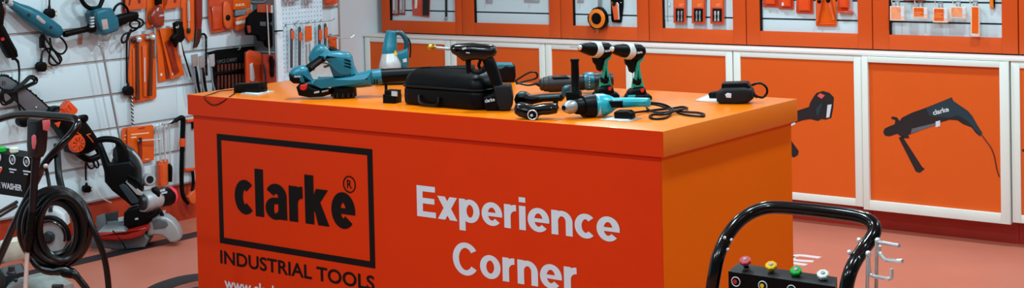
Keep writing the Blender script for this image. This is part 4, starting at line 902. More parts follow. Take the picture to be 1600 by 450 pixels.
b = B(); b.lathe(wp(295, 44, .03), wp(295, 52, .03), [(0, .008), (.5, .011), (1, .008)], 10); done(b, 'socket', M_dsteel, t)
b = B(); b.prof(WF, [(283, 12), (285.5, 12), (285.5, 34), (283, 34)], .02, .021); done(b, 'print', M_packd, t)
t = wcard('wrecking_bar_pack', 'tall dark red sleeve with a brown steel bar below it', 'tool pack', [(303.5, -34), (315, -37), (315, 30), (313, 48), (306, 46)], mat('sleeve_red', '#7d1e12', .3, coat=.4), .012, .035, bev=.008)
b = B(); b.prof(WF, [(306, 44), (314, 44), (314, 53), (311, 66), (307, 74), (302, 75), (304, 66)], .014, .03, .004); done(b, 'bar_end', mat('brown_steel', '#4a2c24', .4, .5), t)
t = wt('masonry_bit', 'black bent masonry bit hanging beside the tool roll', 'drill bit', 321, 90)
b = B(); b.tube([wp(314, 54, .02), wp(318, 53, .02), wp(321.5, 57, .02), wp(322, 70, .02), wp(322, 90, .02), wp(323, 118, .02)], .0062, 8, 3); sp = done(b, 'shank', M_black, t)
b = B(); b.tube([wp(322+1.2*math.sin(k*1.3), 56+k*2.6, .026) for k in range(24)], .0035, 6, 2); done(b, 'flute', M_dsteel, sp)
# claw hammers in one clear pack
t = wcard('hammer_pack', 'orange hammer pack holding two steel ball hammers', 'tool pack', [(204, 57), (242, 50), (244, 151), (242, 154), (208, 161), (205, 155), (200, 120)], M_pack, .012, .02)
for i, (x, y, xb, yb) in enumerate(((215, 61, 215, 156), (236.5, 57.5, 234, 150))):
    b = B(); b.tube([wp(x-1, y, .035), wp(x-.5, y+40, .035), wp(xb, yb, .035)], [.008, .010, .012], 8, 4); done(b, 'hammer_shaft', mat('shaft_brown', '#5e2a14', .35, coat=.4), t)
    b = B(); b.lathe(wp(x-9, y+2, .035), wp(x+5, y-1, .035), [(0, .009), (.3, .012), (.5, .009), (.6, .013), (.9, .0155), (1, .012)], 16); done(b, 'hammer_head', (M_dsteel, M_steel)[i], t)
    c = wp(x+2, y+.5, .045); b = B(); b.ball(c, 5.4*pxw, 14); done(b, 'ball_face', M_chrome, t)
b = B(); b.prof(WF, [(222, 72), (229, 70), (229, 150), (224, 152)], .02, .034, .006); b.prof(WF, [(207, 76), (211, 75), (212, 152), (208, 152)], .02, .03, .004); done(b, 'blister_ridge', mat('orange_soft', '#dd5a26'), t)
b = B(); b.prof(WF, [(225.5, 90), (227, 90), (227, 128), (225.5, 128)], .034, .0345); done(b, 'print', M_printw, t)
hook(WF, 224, 52, .06, 'display hook carrying the hammer pack', 'hooks on the slat wall', r=.003)
# two slanting packs and the black cutter
t = wcard('cutter_blade_pack', 'upright orange blade pack with round white sticker behind the slanting one', 'tool pack', [(243, 46), (254, 44), (264, 124), (248, 128)], M_pack, .008, .014, 'blade packs')
b = B(); b.prof(WF, [(255, 78), (259, 77), (264, 122), (260, 123)], .014, .022, .002); done(b, 'blade', M_packd, t)
c = wp(252, 116.5, .014); b = B(); b.lathe(c, c+WF.N*.001, [(0, .008), (1, .008)], 14); done(b, 'sticker', M_cardw, t)
b = B(); b.prof(WF, [(240.5, 42), (243.5, 42), (244, 90), (241, 90)], .02, .03, .003); done(b, 'steel_strip', M_steel, t)
t = wcard('cutter_blade_pack', 'slanting orange blade pack with round white sticker below the black cutter', 'tool pack', [(249, 45), (272, 42), (275, 60), (288, 117), (267, 124)], M_pack, .024, .03, 'blade packs')
b = B(); b.prof(WF, [(258, 66), (266, 60), (280, 112), (272, 118)], .03, .038, .003); done(b, 'blade', M_packd, t)
c = wp(270.5, 115.5, .03); b = B(); b.lathe(c, c+WF.N*.001, [(0, .008), (1, .008)], 14); done(b, 'sticker', M_cardw, t)
t = wt('pipe_cutter', 'black pipe cutter with pale blade hanging over the blade packs', 'pipe cutter', 280, 90)
b = B(); b.prof(WF, [(271, 36), (276, 33), (284, 34), (284, 40), (286, 47), (287, 60), (282, 66), (277, 66), (274, 74), (270, 66), (266, 60), (268, 56), (273, 52)], .05, .085, .012, 3); done(b, 'jaw', M_black, t)
b = B(); b.prof(WF, [(277, 66), (281, 64), (285, 86), (282, 90), (279, 84)], .055, .075, .004); done(b, 'handle', M_cardw, t)
b = B(); b.tube([wp(282, 64, .06), wp(286, 80, .05), wp(291, 96, .04), wp(298, 120, .03)], .0045, 8, 3); done(b, 'cable', M_rubber, t)
c = wp(276, 43, .086); b = B(); b.ball(c, .006, 8); done(b, 'rivet', M_chrome, t)
hook(WF, 262, 44, .09, 'display hook carrying the slanting blade pack and pipe cutter', 'hooks on the slat wall')
# grey trowels by the counter end
for i, (x, hw, top, bot, lab) in enumerate(((304, 5.5, 84, 150, 'grey steel scraper with dark slanting handle at the counter corner'), (315, 5, 86, 150, 'grey steel scraper between two others at the counter corner'), (331, 4.5, 84, 146, 'pale grey scraper next to the black tool roll'))):
    t = wt('scraper', lab, 'scraper', x, bot, 'scrapers on the slat wall')
    b = B(); b.prof(WF, [(x-hw, top+2), (x+hw-1, top), (x+hw, top+16), (x+2, top+24), (x-3, top+22)], .055, .061, .001); done(b, 'blade', (M_steel, M_steel, M_silver)[i], t)
    b = B(); b.tube([wp(x, top+20, .058), wp(x+3, top+40, .058), wp(x+6, bot, .058)], [.011, .013, .015], 10, 3); done(b, 'handle', M_black, t)
    b = B(); b.tube([wp(x-1, top+22, .07), wp(x+1, top+44, .07), wp(x+5, bot-3, .072)], .0055, 8, 3); done(b, 'handle_strip', mat('grey_plastic', '#7c828a', .4), t)
# tool roll
t = wt('tool_roll', 'black hanging tool roll with rows of dark red sockets and pockets', 'tool roll', 366, 145)
b = B(); b.prof(WF, [(323, 82), (340, 78), (384, 73), (396, 72), (398, 120), (398, 140), (340, 152), (336, 150), (335, 90)], .006, .03, .006); rl = done(b, 'cloth', mat('black_cloth', '#080708', .8, spec=.08), t)
M_br = mat('dark_brown_tool', '#5a2418', .45, var=.3)
b0 = WF.uv(339, 96, .031); b1 = WF.uv(370, 92, .031); b = B(); b.text(WF, '12PCS CARRY', b0[0], b1[0], b0[1]-.012, b0[1]+.006, .0312, .0, 'E', ang=.02); done(b, 'lettering', mat('print_dim', '#5c5a5c', .6), rl)
for row, (yt, yb, n) in enumerate(((101, 112, 8), (118, 144, 8))):
    for k in range(n):
        x = 341+k*5.6; s = -.12*(x-341)*.6
        b = B(); b.tube([wp(x, yt+s, .036), wp(x, yb+s-(6 if row and k % 3 == 1 else 0), .036)], [.0065, .0075, .006], 8, 2); done(b, 'rolled_tool', M_br, rl)
b = B(); b.prof(WF, [(338, 112), (397, 105), (397, 109), (338, 117)], .028, .046, .003); done(b, 'strap', M_black, rl)
hook(WF, 366, 77, .05, 'display hook carrying the black tool roll', 'hooks on the slat wall')
# large blister pack and the tape bundle
t = wcard('mask_pack', 'large shiny red orange blister pack with black round button', 'tool pack', [(324, -34), (361, -40), (364, 30), (363, 46), (330, 52), (326, 30)], mat('blister_orange', '#c9431c', .2, var=.12, scale=12, coat=.8), .012, .03, bev=.006)
b = B(); b.prof(WF, [(349, 4), (354, 2), (359, 8), (362, 24), (361, 40), (356, 46), (350, 40), (348, 22)], .03, .05, .014, 4, 2); done(b, 'bulge', mat('orange_soft', '#dd5a26'), t)
c = wp(355.5, 27.5, .048); b = B(); b.lathe(c, c+WF.N*.008, [(0, 5*pxw), (.7, 5*pxw), (1, 4*pxw)], 20); done(b, 'button', M_print, t)
b = B(); b.prof(WF, [(330, 10), (346, 8), (347, 44), (333, 47)], .03, .044, .010, 3); done(b, 'tray', mat('blister_orange', '#c9431c'), t)
t = wcard('strap_pack', 'orange card with three white marks above a rolled orange strap', 'tool pack', [(364, -30), (391, -36), (391, 13), (364, 15.5)], M_pack, .03, .036)
b = B(); uu = WF.uv(368, 10, .036); u2 = WF.uv(383, 9, .036)
b.text(WF, 'KKK', uu[0], u2[0], uu[1], uu[1]+.014, .0362, .03, 'K', ang=.0); done(b, 'lettering', mat('peach_print', '#ffd2b0', .5), t)
b = B(); b.prof(WF, [(366, 28), (384, 23), (385, 40), (382, 45), (369, 48), (367, 44)], .01, .05, .01); st_ = done(b, 'strap_roll', mat('orange_soft', '#dd5a26'), t)
b = B(); b.prof(WF, [(368, 34), (384, 31), (384.5, 36), (369, 39)], .045, .052, .002); done(b, 'white_band', M_cardw, st_)
b = B(); b.prof(WF, [(367, 16), (386, 14), (388, 20), (384, 23), (367, 25)], .02, .034, .003); done(b, 'sleeve', mat('grey_plastic', '#7c828a'), t)
b = B(); b.prof(WF, [(383, 18), (392, 14), (392, 18), (384, 23)], .02, .045, .002); done(b, 'strap_end', mat('orange_soft', '#dd5a26'), t)
t = wcard('pouch_tag', 'orange card hanging behind the black tool pouch', 'card', [(392, 4), (394, 4), (394, 30), (392, 30)], M_pack2, .02, .024) if False else None
# black tool pouch with its red label
DW = .07
t = wt('tool_pouch', 'black nylon tool pouch with dark red label and hanging straps', 'tool pouch', 402, 70)
b = B(); b.prof(WF, [(386, 28), (394, 20), (402, 14), (424, 16), (425, 35), (418, 34), (416, 36), (424, 40), (424, 72), (420, 75), (415, 72), (413, 64), (411, 65), (404, 64), (402, 56), (394, 55), (386, 55), (384, 48)], DW+.05, DW+.09, .012, 3); bd = done(b, 'body', mat('black_cloth', '#0d0c0d'), t)
b = B(); b.prof(WF, [(402, 7), (425, 6), (425, 20), (402, 19)], DW+.088, DW+.094, .001); done(b, 'label_card', mat('label_red', '#a03a1e', .4), t)
b = B(); b.prof(WF, [(406, 34), (415, 34), (415, 41), (406, 40)], DW+.088, DW+.094, .001); done(b, 'buckle', mat('buckle_grey', '#4a4c50', .4), t)
b = B(); b.prof(WF, [(386, 40), (391, 40), (392, 50), (388, 52)], DW+.088, DW+.094, .002); done(b, 'stitching', M_packd, t)
b = B(); b.tube([wp(417, 8, DW+.10), wp(418.5, 36, DW+.10), wp(421, 86, DW+.10)], .0038, 7, 3); done(b, 'steel_rod', M_chrome, t)
b = B(); b.prof(WF, [(417, 8), (420.5, 8), (420.5, 20), (417, 20)], .096, DW+.10); done(b, 'white_tab', M_cardw, t)
hook(WF, 392, 3, .12, 'display hook carrying the black tool pouch', 'hooks on the slat wall', .012)
# chrome tool blister and the dark red driver pack
t = wcard('clamp_pack', 'red orange blister pack with a chrome tool behind the power adapter', 'tool pack', [(383, 82), (390, 78), (404, 81), (409, 85), (408, 140), (384, 145)], mat('blister_orange', '#c9431c'), .09, .11, bev=.006)
b = B(); b.prof(WF, [(390, 101), (394, 98), (396, 110), (398, 122), (395, 128), (391, 126)], .105, .12, .005); done(b, 'chrome_tool', M_chrome, t)
t = wcard('driver_pack', 'dark red pack with black screwdriver handle against the grey panel', 'tool pack', [(410, 84), (428, 86), (432, 88), (432, 128), (411, 136)], M_packd, .172, .185)
b = B(); b.tube([wp(424, 88, .197), wp(425, 100, .19), wp(425, 112, .19), wp(425.5, 120, .19)], [.009, .016, .014, .012], 10, 4); done(b, 'screwdriver_handle', M_black, t)
b = B(); b.tube([wp(411.5, 100, .185), wp(414, 114, .185), wp(415, 128, .185)], [.005, .008, .007], 8, 3); done(b, 'driver', M_dsteel, t)
hook(WF, 392, 80, .19, 'display hook carrying the clamp and driver packs', 'hooks on the slat wall', .0)
# auger bit and lower goods
t = wt('auger_bit', 'twisted black and white auger bit hanging below the hammer pack', 'drill bit', 207, 197)
b = B(); b.tube([wp(206, 146, .02), wp(207.5, 197, .02)], .0042, 8); sh = done(b, 'shank', M_cardw, t)
b = B(); b.tube([wp(206+.03*k+1.5*math.sin(k*1.15), 148+k*1.05, .02+.005*math.cos(k*1.15)) for k in range(46)], .0032, 6); done(b, 'twist', M_black, sh)
t = wcard('blade_card', 'flat orange card with white lettering under a chrome bar', 'tool pack', [(199, 201), (201, 199), (237, 195), (240, 197), (240.5, 250), (225, 253), (199, 258)], M_pack, .02, .026, 'flat orange cards')
u0, v0 = WF.uv(205, 211, .0262); u1, _ = WF.uv(233, 207, .0262)
text_lines(WF, 205, 209.5, 233, 1, 3, .0262, t, mat('peach_print', '#ffd2b0'), 1.6, -.1); text_lines(WF, 205, 214, 213, 1, 3, .0262, t, mat('peach_print', '#ffd2b0'), 2, -.1); text_lines(WF, 226, 248.5, 233, 1, 3, .0262, t, mat('peach_print', '#ffd2b0'), 1, -.1)
b = B(); b.prof(WF, [(216, 218), (221, 216), (222, 240), (221, 250), (217, 250)], .026, .036, .003); done(b, 'brown_blade', M_packd, t)
b = B(); b.prof(WF, [(216, 200.5), (226, 198.5), (226, 200.5), (216, 202.5)], .0255, .0266); done(b, 'hang_slot', M_packd, t)
t = wcard('blade_card', 'flat orange card half hidden behind the lettered card', 'tool pack', [(190, 202), (192, 200), (212, 198), (212, 224), (190, 228)], mat('orange_soft', '#dd5a26'), .006, .010, 'flat orange cards')
text_lines(WF, 194, 211, 198, 2, 6, .0101, t, mat('peach_print', '#ffd2b0'), 1.4, -.1)
t = wt('display_hook', 'chrome bar hook with dark end in front of the lettered card', 'hook', 216, 220, 'hooks on the slat wall')
b = B(); b.tube([wp(216, 220, .05), wp(232, 218.8, .055), wp(251, 217.8, .06)], .0042, 8); done(b, 'prong', M_chrome, t)
c = wp(218.5, 219.5, .05); b = B(); b.lathe(wp(219, 215, .05), wp(219, 223.5, .05), [(0, .009), (.5, .011), (1, .008)], 12); b.tube([wp(219, 219.5, .05), wp(219, 219.5, 0)], .005, 8); done(b, 'collar', mat('brown_steel', '#4a2c24'), t)
t = wt('pry_hooks', 'set of chrome looped pry hooks with orange and black grips', 'hand tool', 256, 290)
for i, (xa, xt, xb_, yt, yb, w_) in enumerate(((248, 252.5, 257, 192.5, 253, .05), (255.5, 260, 265, 191.5, 255, .03))):
    b = B(); b.tube([wp(xa+3, yb, w_), wp(xa, 215, w_), wp(xa, 199, w_), wp(xt, yt, w_), wp(xb_-1, 198, w_), wp(xb_, 215, w_), wp(xb_+1, yb, w_)], .0042, 8, 4); done(b, 'chrome_loop', M_chrome, t)
b = B(); b.tube([wp(241.5, 210, .03), wp(243, 199, .03), wp(248, 195, .03), wp(264, 192, .05), wp(267.5, 189, .05)], .005, 8, 3); done(b, 'hook_bar', M_steel, t)
b = B(); b.prof(WF, [(246, 252), (260, 248), (262, 252), (262, 288), (247, 293)], .02, .045, .008); done(b, 'grip', mat('orange_soft', '#dd5a26'), t)
b = B(); b.tube([wp(250.5, 258, .05), wp(251, 272, .05), wp(251, 287, .05)], [.008, .009, .007], 8, 3); done(b, 'grip_bar', M_orange, t)
b = B(); b.tube([wp(264.5, 256, .05), wp(266, 264, .05), wp(266, 284, .05)], [.007, .012, .011], 10, 3); done(b, 'black_grip', M_black, t)
t = wt('pruning_saw', 'long black folding saw with orange band hanging beside the counter', 'saw', 285, 275)
b = B(); b.tube([wp(262, 193, .03), wp(270, 191, .03), wp(278, 186, .03), wp(285, 184, .04), wp(286, 192, .04), wp(285, 215, .04), wp(284, 255, .04), wp(284, 290, .04), wp(287, 308, .05), wp(294, 318, .05)], [.004, .006, .012, .014, .014, .014, .013, .012, .012, .010], 10, 4); done(b, 'handle', M_black, t)
b = B(); b.lathe(wp(285, 216, .04), wp(284.6, 229, .04), [(0, .0155), (.5, .018), (1, .0155)], 14); done(b, 'orange_band', M_orange, t)
t = wcard('saw_pack', 'white backed pack with orange ends between black saw and counter', 'tool pack', [(290, 186), (306, 184), (306, 266), (289, 268)], mat('pack_grey', '#a9adb0', .4), .008, .014)
b = B(); b.prof(WF, [(288, 263), (306, 262), (306, 265.5), (288, 267)], .014, .03, .002); b.prof(WF, [(291, 187), (302, 186), (302, 190), (291, 191)], .014, .03, .002); done(b, 'orange_edge', M_orange, t)
b = B(); b.prof(WF, [(300, 190), (304, 190), (304, 201), (300, 201)], .014, .03, .002); done(b, 'black_clip', M_black, t)
t = wt('orange_strap', 'orange red handle leaning low beside the counter side', 'hand tool', 296, 330)
b = B(); b.prof(WF, [(297, 300), (303, 296), (305, 310), (302, 320), (295, 316), (292, 308)], .01, .04, .006); done(b, 'grip', mat('orange_soft', '#dd5a26'), t)
b = B(); b.tube([wp(301, 268, .02), wp(302, 285, .02), wp(300, 300, .025)], .009, 8, 3); done(b, 'shaft', M_black, t)

# ================================================================== pegboard stand against the slat wall
GX, GY0, GY1 = -6.101, 5.952, 6.33
t = thing('pegboard_stand', 'white perforated pegboard stand with grey side panel on the slat wall', 'display stand', (-6.2, 6.14, 0))
done(B().abox(-6.294, GX-.012, GY0, GY0+.02, 0, 2.2, .002), 'side_panel', mat('grey_panel', '#6a7076', .5, var=.06), t)
done(B().abox(-6.294, GX-.012, GY1-.02, GY1, 0, 2.2, .002), 'side_panel', M_white, t)
bd = done(B().abox(GX-.012, GX-.006, GY0+.02, GY1-.002, 0.05, 2.2), 'perforated_board', mat('board_white', '#cfe0ea', .4), t)
done(B().abox(GX-.016, GX, GY0-.004, GY0+.04, 0, 2.2, .003), 'upright', mat('post_white', '#dfeaf0', .4), t)
PGF = Fr((GX-.006, 0, 0), (0, 1, 0), (0, 0, 1))
b = B()
for k in range(13):
    for j in range(40):
        y = GY0+.055+k*.0255; z = .72+j*.0255
        b.box(PGF, y-.0028, y+.0028, z-.0028, z+.0028, -.001, .0006)
o = done(b, 'peg_holes', mat('hole_grey', '#5d6a74', .6), bd, kind='stuff')
done(B().abox(-6.294, GX, GY0, GY1, 0, .08), 'foot', M_alu, t)
def peg(x, y, w=0): return PGF.p(x, y, w)
files = ((455.5, 44, 76, 47, 61, 'slim file with orange tag, first on the pegboard beside the upright post'), (468, 41, 84, 50, 64, 'slim file with orange tag between a file and the wide pack'), (499, 38, 76, 46, 63, 'short handled file with orange tag right after the wide pack'), (508, 36, 70, 42, 60, 'slim file with orange tag at the far pegboard edge'))
for x, yt, yb, ta, tb, lab in files:
    t = thing('file', lab, 'file', peg(x, yb), 'files on the pegboard')
    b = B(); b.prof(PGF, [(x-1.8, yt+2), (x, yt), (x+1.8, yt+2), (x+1.6, yb+30), (x-1.4, yb+30)], .03, .038, .002); done(b, 'blade', mat('file_steel', '#4d565e', .4, .5), t)
    b = B(); b.prof(PGF, [(x-.8, ta+1), (x+3.8, ta), (x+4.2, tb-1), (x-.2, tb)], .038, .042, .001); done(b, 'tag', mat('orange_soft', '#dd5a26'), t)
    b = B(); b.prof(PGF, [(x-4, yt-4), (x+4, yt-4), (x+4, yb+32), (x-4, yb+32)], .026, .029, .001); done(b, 'sleeve', mat('clear_blister', '#e9eef0'), t)
t = thing('blade_pack', 'wide orange tagged clear pack with two steel bits on the pegboard', 'tool pack', peg(482, 90))
b = B(); b.prof(PGF, [(477, 41), (486.5, 40), (487, 63), (477.5, 64.5)], .036, .042, .001); done(b, 'tag', M_pack, t)
b = B(); b.prof(PGF, [(474, 36), (490, 36), (490, 104), (474, 105)], .03, .034, .001); done(b, 'sleeve', mat('clear_blister', '#e9eef0'), t)
b = B(); b.tube([peg(479, 69, .04), peg(479.3, 100, .04)], .004, 6); b.tube([peg(484, 68, .04), peg(484.3, 100, .04)], .004, 6); done(b, 'steel_bit', M_steel, t)
for i, (x, y, ex, ey, lab) in enumerate(((446, 39, 466, 32, 'first pegboard hook, nearest the upright post'), (460, 37.5, 484, 33, 'second pegboard hook from the upright post'), (470, 37, 493, 32, 'third pegboard hook from the upright post'), (480, 36, 503, 31, 'fourth pegboard hook from the upright post'), (500, 34, 523, 28, 'last pegboard hook, over the far board edge'))):
    t = thing('peg_hook', 'thin steel ' + lab, 'hook', peg(x, y), 'hooks on the pegboard')
    dv = peg(ex, ey, .12)
    b = B(); b.tube([peg(x, y, 0), peg(x, y, .006), peg(x+(ex-x)*.8, y+(ey-y)*.35, .10), dv], .0024, 6, 3); done(b, 'prong', M_steel, t)
    b = B(); b.box(Fr(peg(x, y), PGF.U, PGF.V), -.006, .006, -.008, .008, .0005, .003); done(b, 'back_plate', M_steel, t)
t = thing('price_holder', 'black price holder sticking out of the grey side panel', 'price holder', (GX, GY0, on('y', GY0-.005, 434, 48).z), 'price holders')
SP = Fr((0, GY0-.001, 0), (1, 0, 0), (0, 0, 1))
b = B(); b.prof(SP, [(430, 47.5), (440.5, 47), (440.5, 49), (430, 49.5)], 0, .02, .001); done(b, 'clip', M_black, t)
for x0, x1, yb, lab in ((444.5, 455.5, 4, 'clear grey pack at the upright post, cut by nothing below'), (456.5, 467, 2.5, 'clear grey pack in the middle of the top pegboard row'), (476, 488, 5.5, 'wide clear grey pack, last of the top pegboard row')):
    t = thing('clear_pack', lab.replace(', cut by nothing below', ', first of the top pegboard row'), 'tool pack', peg((x0+x1)/2, yb), 'clear packs on the pegboard')
    b = B(); b.prof(PGF, [(x0, -30), (x1, -30), (x1, yb-1), (x0, yb)], .03, .036, .001); done(b, 'sleeve', mat('holder_grey', '#9b9ba0'), t)
    b = B(); b.prof(PGF, [(x0+3, -28), (x1-3, -28), (x1-4, yb-3), (x0+4, yb-2)], .036, .044, .002); done(b, 'steel_tool', M_steel, t)
# goods on the slat wall beyond the pegboard
t = wt('orange_pouch', 'orange pouch hanging on the slat wall beyond the pegboard, high', 'pouch', 518, 8, 'goods beyond the pegboard')
b = B(); b.prof(WF, [(507, -20), (527, -22), (526, 4), (521, 7), (510, 8), (508, 6)], .01, .05, .012, 3); done(b, 'body', mat('orange_soft', '#dd5a26'), t)
b = B(); b.prof(WF, [(509, 2), (525, 0), (524, 3), (511, 6)], .05, .055, .002); done(b, 'fold', M_pack2, t)
t = wt('orange_pouch', 'orange envelope pack hanging on a hook beyond the pegboard, low', 'pouch', 520, 78, 'goods beyond the pegboard')
b = B(); b.prof(WF, [(514, 61), (525, 60), (526, 77), (516, 79)], .02, .03, .003); bd = done(b, 'body', M_pack, t)
b = B(); b.tube([wp(515, 64, .031), wp(523, 74, .031)], .0015, 5); done(b, 'fold', M_packd, bd)
b = B(); b.prof(WF, [(513, 58), (526, 57), (526, 61), (513, 62)], .02, .034, .002); done(b, 'flap', mat('orange_soft', '#dd5a26'), t)
t = wt('display_hook', 'long chrome hook reaching over the bare white wall beyond the pegboard', 'hook', 526, 57, 'hooks on the slat wall')
b = B(); b.tube([wp(516, 56, .0), wp(527, 58, .04), wp(535, 60, .09), wp(548, 58.5, .14), wp(552, 56, .15), wp(554, 54, .155)], .003, 7, 4); done(b, 'prong', M_chrome, t)
b = B(); b.box(Fr(wp(516, 56, 0), WF.U, WF.V), -.012, .012, -.012, .012, .0005, .003); done(b, 'back_plate', M_steel, t)
# ================================================================== pressure washer beside the counter
def pv(F, pts): return [F.p(x, y, w) for x, y, w in pts]
Pb = on('z', .92, 1270, 329)
RB = Fr((0, Pb.y, 0), (1, 0, 0), (0, 0, 1))            # plane of the handle's cross bar, w towards the panel side
t = thing('pressure_washer', 'black tube framed pressure washer with red, yellow, green and white nozzles beside the counter', 'pressure washer', (RB.p(1240, 430, .12).x, Pb.y-.1, 0))
M_tube = mat('gloss_black_tube', '#040405', .16, var=.05, spec=.45)
Lt = RB.p(1112, 452, .12); Rt = RB.p(1321, 462, .12)
path = [Vector((Lt.x-.01, Lt.y, .02)), Vector((Lt.x-.008, Lt.y, .45)), Vector((Lt.x-.005, Lt.y, .62)), Vector((Lt.x-.003, Lt.y, .71))] + pv(RB, [(1113, 450, .12), (1117, 425, .12), (1122, 402, .11), (1133, 375, .085), (1150, 351, .055), (1170, 335, .025), (1192, 326, .008), (1215, 324, 0), (1255, 327, 0), (1300, 332, 0), (1335, 337, 0), (1355, 343, .004), (1366, 354, .012), (1364, 368, .03), (1350, 388, .055), (1336, 409, .09), (1327, 430, .112), (1322, 455, .12)]) + [Vector((Rt.x-.002, Rt.y, .71)), Vector((Rt.x-.002, Rt.y, .62)), Vector((Rt.x, Rt.y, .45)), Vector((Rt.x+.01, Rt.y, .02))]
b = B(); b.tube(path, .0156, 16, 4); fr_ = done(b, 'handle_frame', M_tube, t)
def quad8(f, bk): return B().add([*f, *bk], [(0, 1, 2, 3), (7, 6, 5, 4), (0, 4, 5, 1), (1, 5, 6, 2), (2, 6, 7, 3), (3, 7, 4, 0)])
f4 = pv(RB, [(1138, 424, .125), (1305, 448, .125)]); z0 = .55
f4 = [f4[0], f4[1], Vector((f4[1].x, f4[1].y, z0)), Vector((f4[0].x, f4[0].y, z0))]
k4 = pv(RB, [(1153, 411, .06), (1308, 433, .06)]); k4 = [k4[0], k4[1], Vector((k4[1].x, k4[1].y, z0)), Vector((k4[0].x, k4[0].y, z0))]
pan = done(quad8(f4[::-1], k4[::-1]), 'control_panel', M_black, t)
dn = (f4[1]-f4[0]).cross(k4[0]-f4[0]).normalized(); dn = dn if dn.z > 0 else -dn
dn = Vector((.12, -.5, .85)).normalized()
for nm, x, y, m_ in (('red', 1164.5, 408, mat('nozzle_red', '#d8505a', .35)), ('yellow', 1205, 416, mat('nozzle_yellow', '#efb90a', .35)), ('green', 1244, 424, mat('nozzle_green', '#12a838', .35)), ('white', 1286, 429.5, mat('nozzle_white', '#e8ece4', .35))):
    c = RB.p(x, y, .085)
    b = B(); b.lathe(c-dn*.008, c+dn*.006, [(0, .007), (.35, .0132), (.85, .0138), (1, .0115)], 8); o = done(b, 'nozzle', m_, t, label=nm + ' spray nozzle', ang=30)
    b = B(); b.lathe(c+dn*.0065, c+dn*.009, [(0, .0055), (1, .004)], 12); done(b, 'nozzle_tip', M_chrome, o)
    b = B(); b.tube([c-dn*.03, c-dn*.01], .006, 8); done(b, 'nozzle_stem', M_dsteel, o)
IC = Fr(f4[0]-Vector((0, .0005, 0)), (1, 0, 0), (0, 0, 1))
for x, y, m_ in ((1150, 440, M_red), (1192, 446.5, M_yellow), (1237, 453, MATS['nozzle_green']), (1278, 459, M_printw)):
    u, v = IC.uv(x, y); b = B(); b.ring(IC, u, v, .0105, .0012, .0005, 24, 5); done(b, 'icon_ring', M_printw, pan)
    b = B(); b.lathe(IC.at(u-.002, v, .0002), IC.at(u-.002, v, .0012), [(0, .005), (1, .005)], 12); done(b, 'icon_dot', m_, pan)
for x, y in ((1132.5, 371.5), (1143, 375), (1137.5, 390), (1125.5, 407)):
    b = B(); b.ball(RB.p(x, y, .115 if y > 385 else .10), .0042, 8); done(b, 'bolt', M_chrome, t)
for x, y in ((1342.5, 375.5), (1327.5, 394.5), (1329, 405), (1341, 403.5)):
    b = B(); b.ball(RB.p(x, y, .09), .0062, 10); done(b, 'bolt', M_chrome, t)
# two chrome hooks on the right tube
b = B(); b.tube(pv(RB, [(1371, 378, .06), (1388, 381, .08), (1405, 384, .10)]), .0042, 8, 2); b.tube(pv(RB, [(1370, 376, .06), (1369.5, 420, .06), (1369, 470, .06)]), .0042, 8, 2)
b.tube(pv(RB, [(1374, 384, .06), (1374, 394, .06), (1379, 402, .07), (1385, 406.5, .08), (1410, 408, .10)]), .0042, 8, 3); b.ball(RB.p(1371.5, 376, .06), .0072, 10); done(b, 'lance_hook', M_chrome, t)
b = B(); b.tube(pv(RB, [(1356, 398, .09), (1355.5, 430, .09), (1355, 470, .09)]), .0042, 8, 2); b.tube(pv(RB, [(1357, 398, .09), (1358, 420, .09), (1362, 430, .09), (1372, 433, .10), (1388, 435.5, .12), (1393, 433, .12), (1393, 420, .12)]), .0042, 8, 3); b.ball(RB.p(1357, 396.5, .09), .0072, 10); done(b, 'hose_hook', M_chrome, t)
# lower machine, below the frame of the photo
cx = (Lt.x+Rt.x)/2
b = B(); b.abox(Lt.x-.02, Rt.x+.02, Lt.y-.02, Lt.y+.02, .10, .125, .005); b.abox(Lt.x, Rt.x, Lt.y-.38, Lt.y, .10, .13, .01); done(b, 'base_frame', M_tube, t)
b = B(); b.abox(cx-.13, cx+.13, Lt.y-.34, Lt.y-.06, .13, .40, .03); done(b, 'engine', M_dsteel, t)
for s in (-1, 1):
    c = Vector((cx+s*.2, Lt.y-.02, .13)); b = B(); b.lathe(c-Vector((.025, 0, 0)), c+Vector((.025, 0, 0)), [(0, .08), (0, .12), (.2, .13), (.8, .13), (1, .12), (1, .08)], 26); wh = done(b, 'wheel', M_rubber, t)
    b = B(); b.lathe(c-Vector((.02, 0, 0)), c+Vector((.02, 0, 0)), [(0, .03), (0, .08), (1, .08), (1, .03)], 20); done(b, 'rim', M_silver, wh)
b = B(); b.abox(cx-.12, cx+.12, Lt.y-.36, Lt.y-.33, 0, .12, .005); done(b, 'front_foot', M_rubber, t)

# ================================================================== second pressure washer by the slat wall
Pl = on('z', .93, 75, 179)
LB = Fr((0, Pl.y, 0), (1, 0, 0), (0, 0, 1))
t = thing('pressure_washer', 'black pressure washer hung with a coiled hose and spray lance near the slat wall', 'pressure washer', (LB.p(0, 300, .12).x, Pl.y-.12, 0))
PWR = t
a0 = LB.p(-2, 402, .12); le = LB.p(-95, 230, .12)
path = [Vector((le.x, le.y, .03)), Vector((le.x, le.y, .5))] + pv(LB, [(-92, 230, .12), (-80, 213, .09), (-55, 196, .04), (-25, 190, .01), (-5, 187, 0), (12, 182, 0), (30, 178.5, 0), (55, 178.5, 0), (85, 181, 0), (108, 183, 0), (118, 186, .004), (121, 193, .012), (114, 206, .035), (98, 224, .07), (80, 243, .10), (66, 262, .12)])
q = LB.p(60, 275, .12); path += [Vector((q.x, q.y, q.z)), LB.p(30, 335, .17), LB.p(6, 388, .2), LB.p(-12, 430, .22), LB.p(-24, 470, .22)]
b = B(); b.tube(path, .0135, 14, 4); fr_ = done(b, 'handle_frame', M_tube, t)
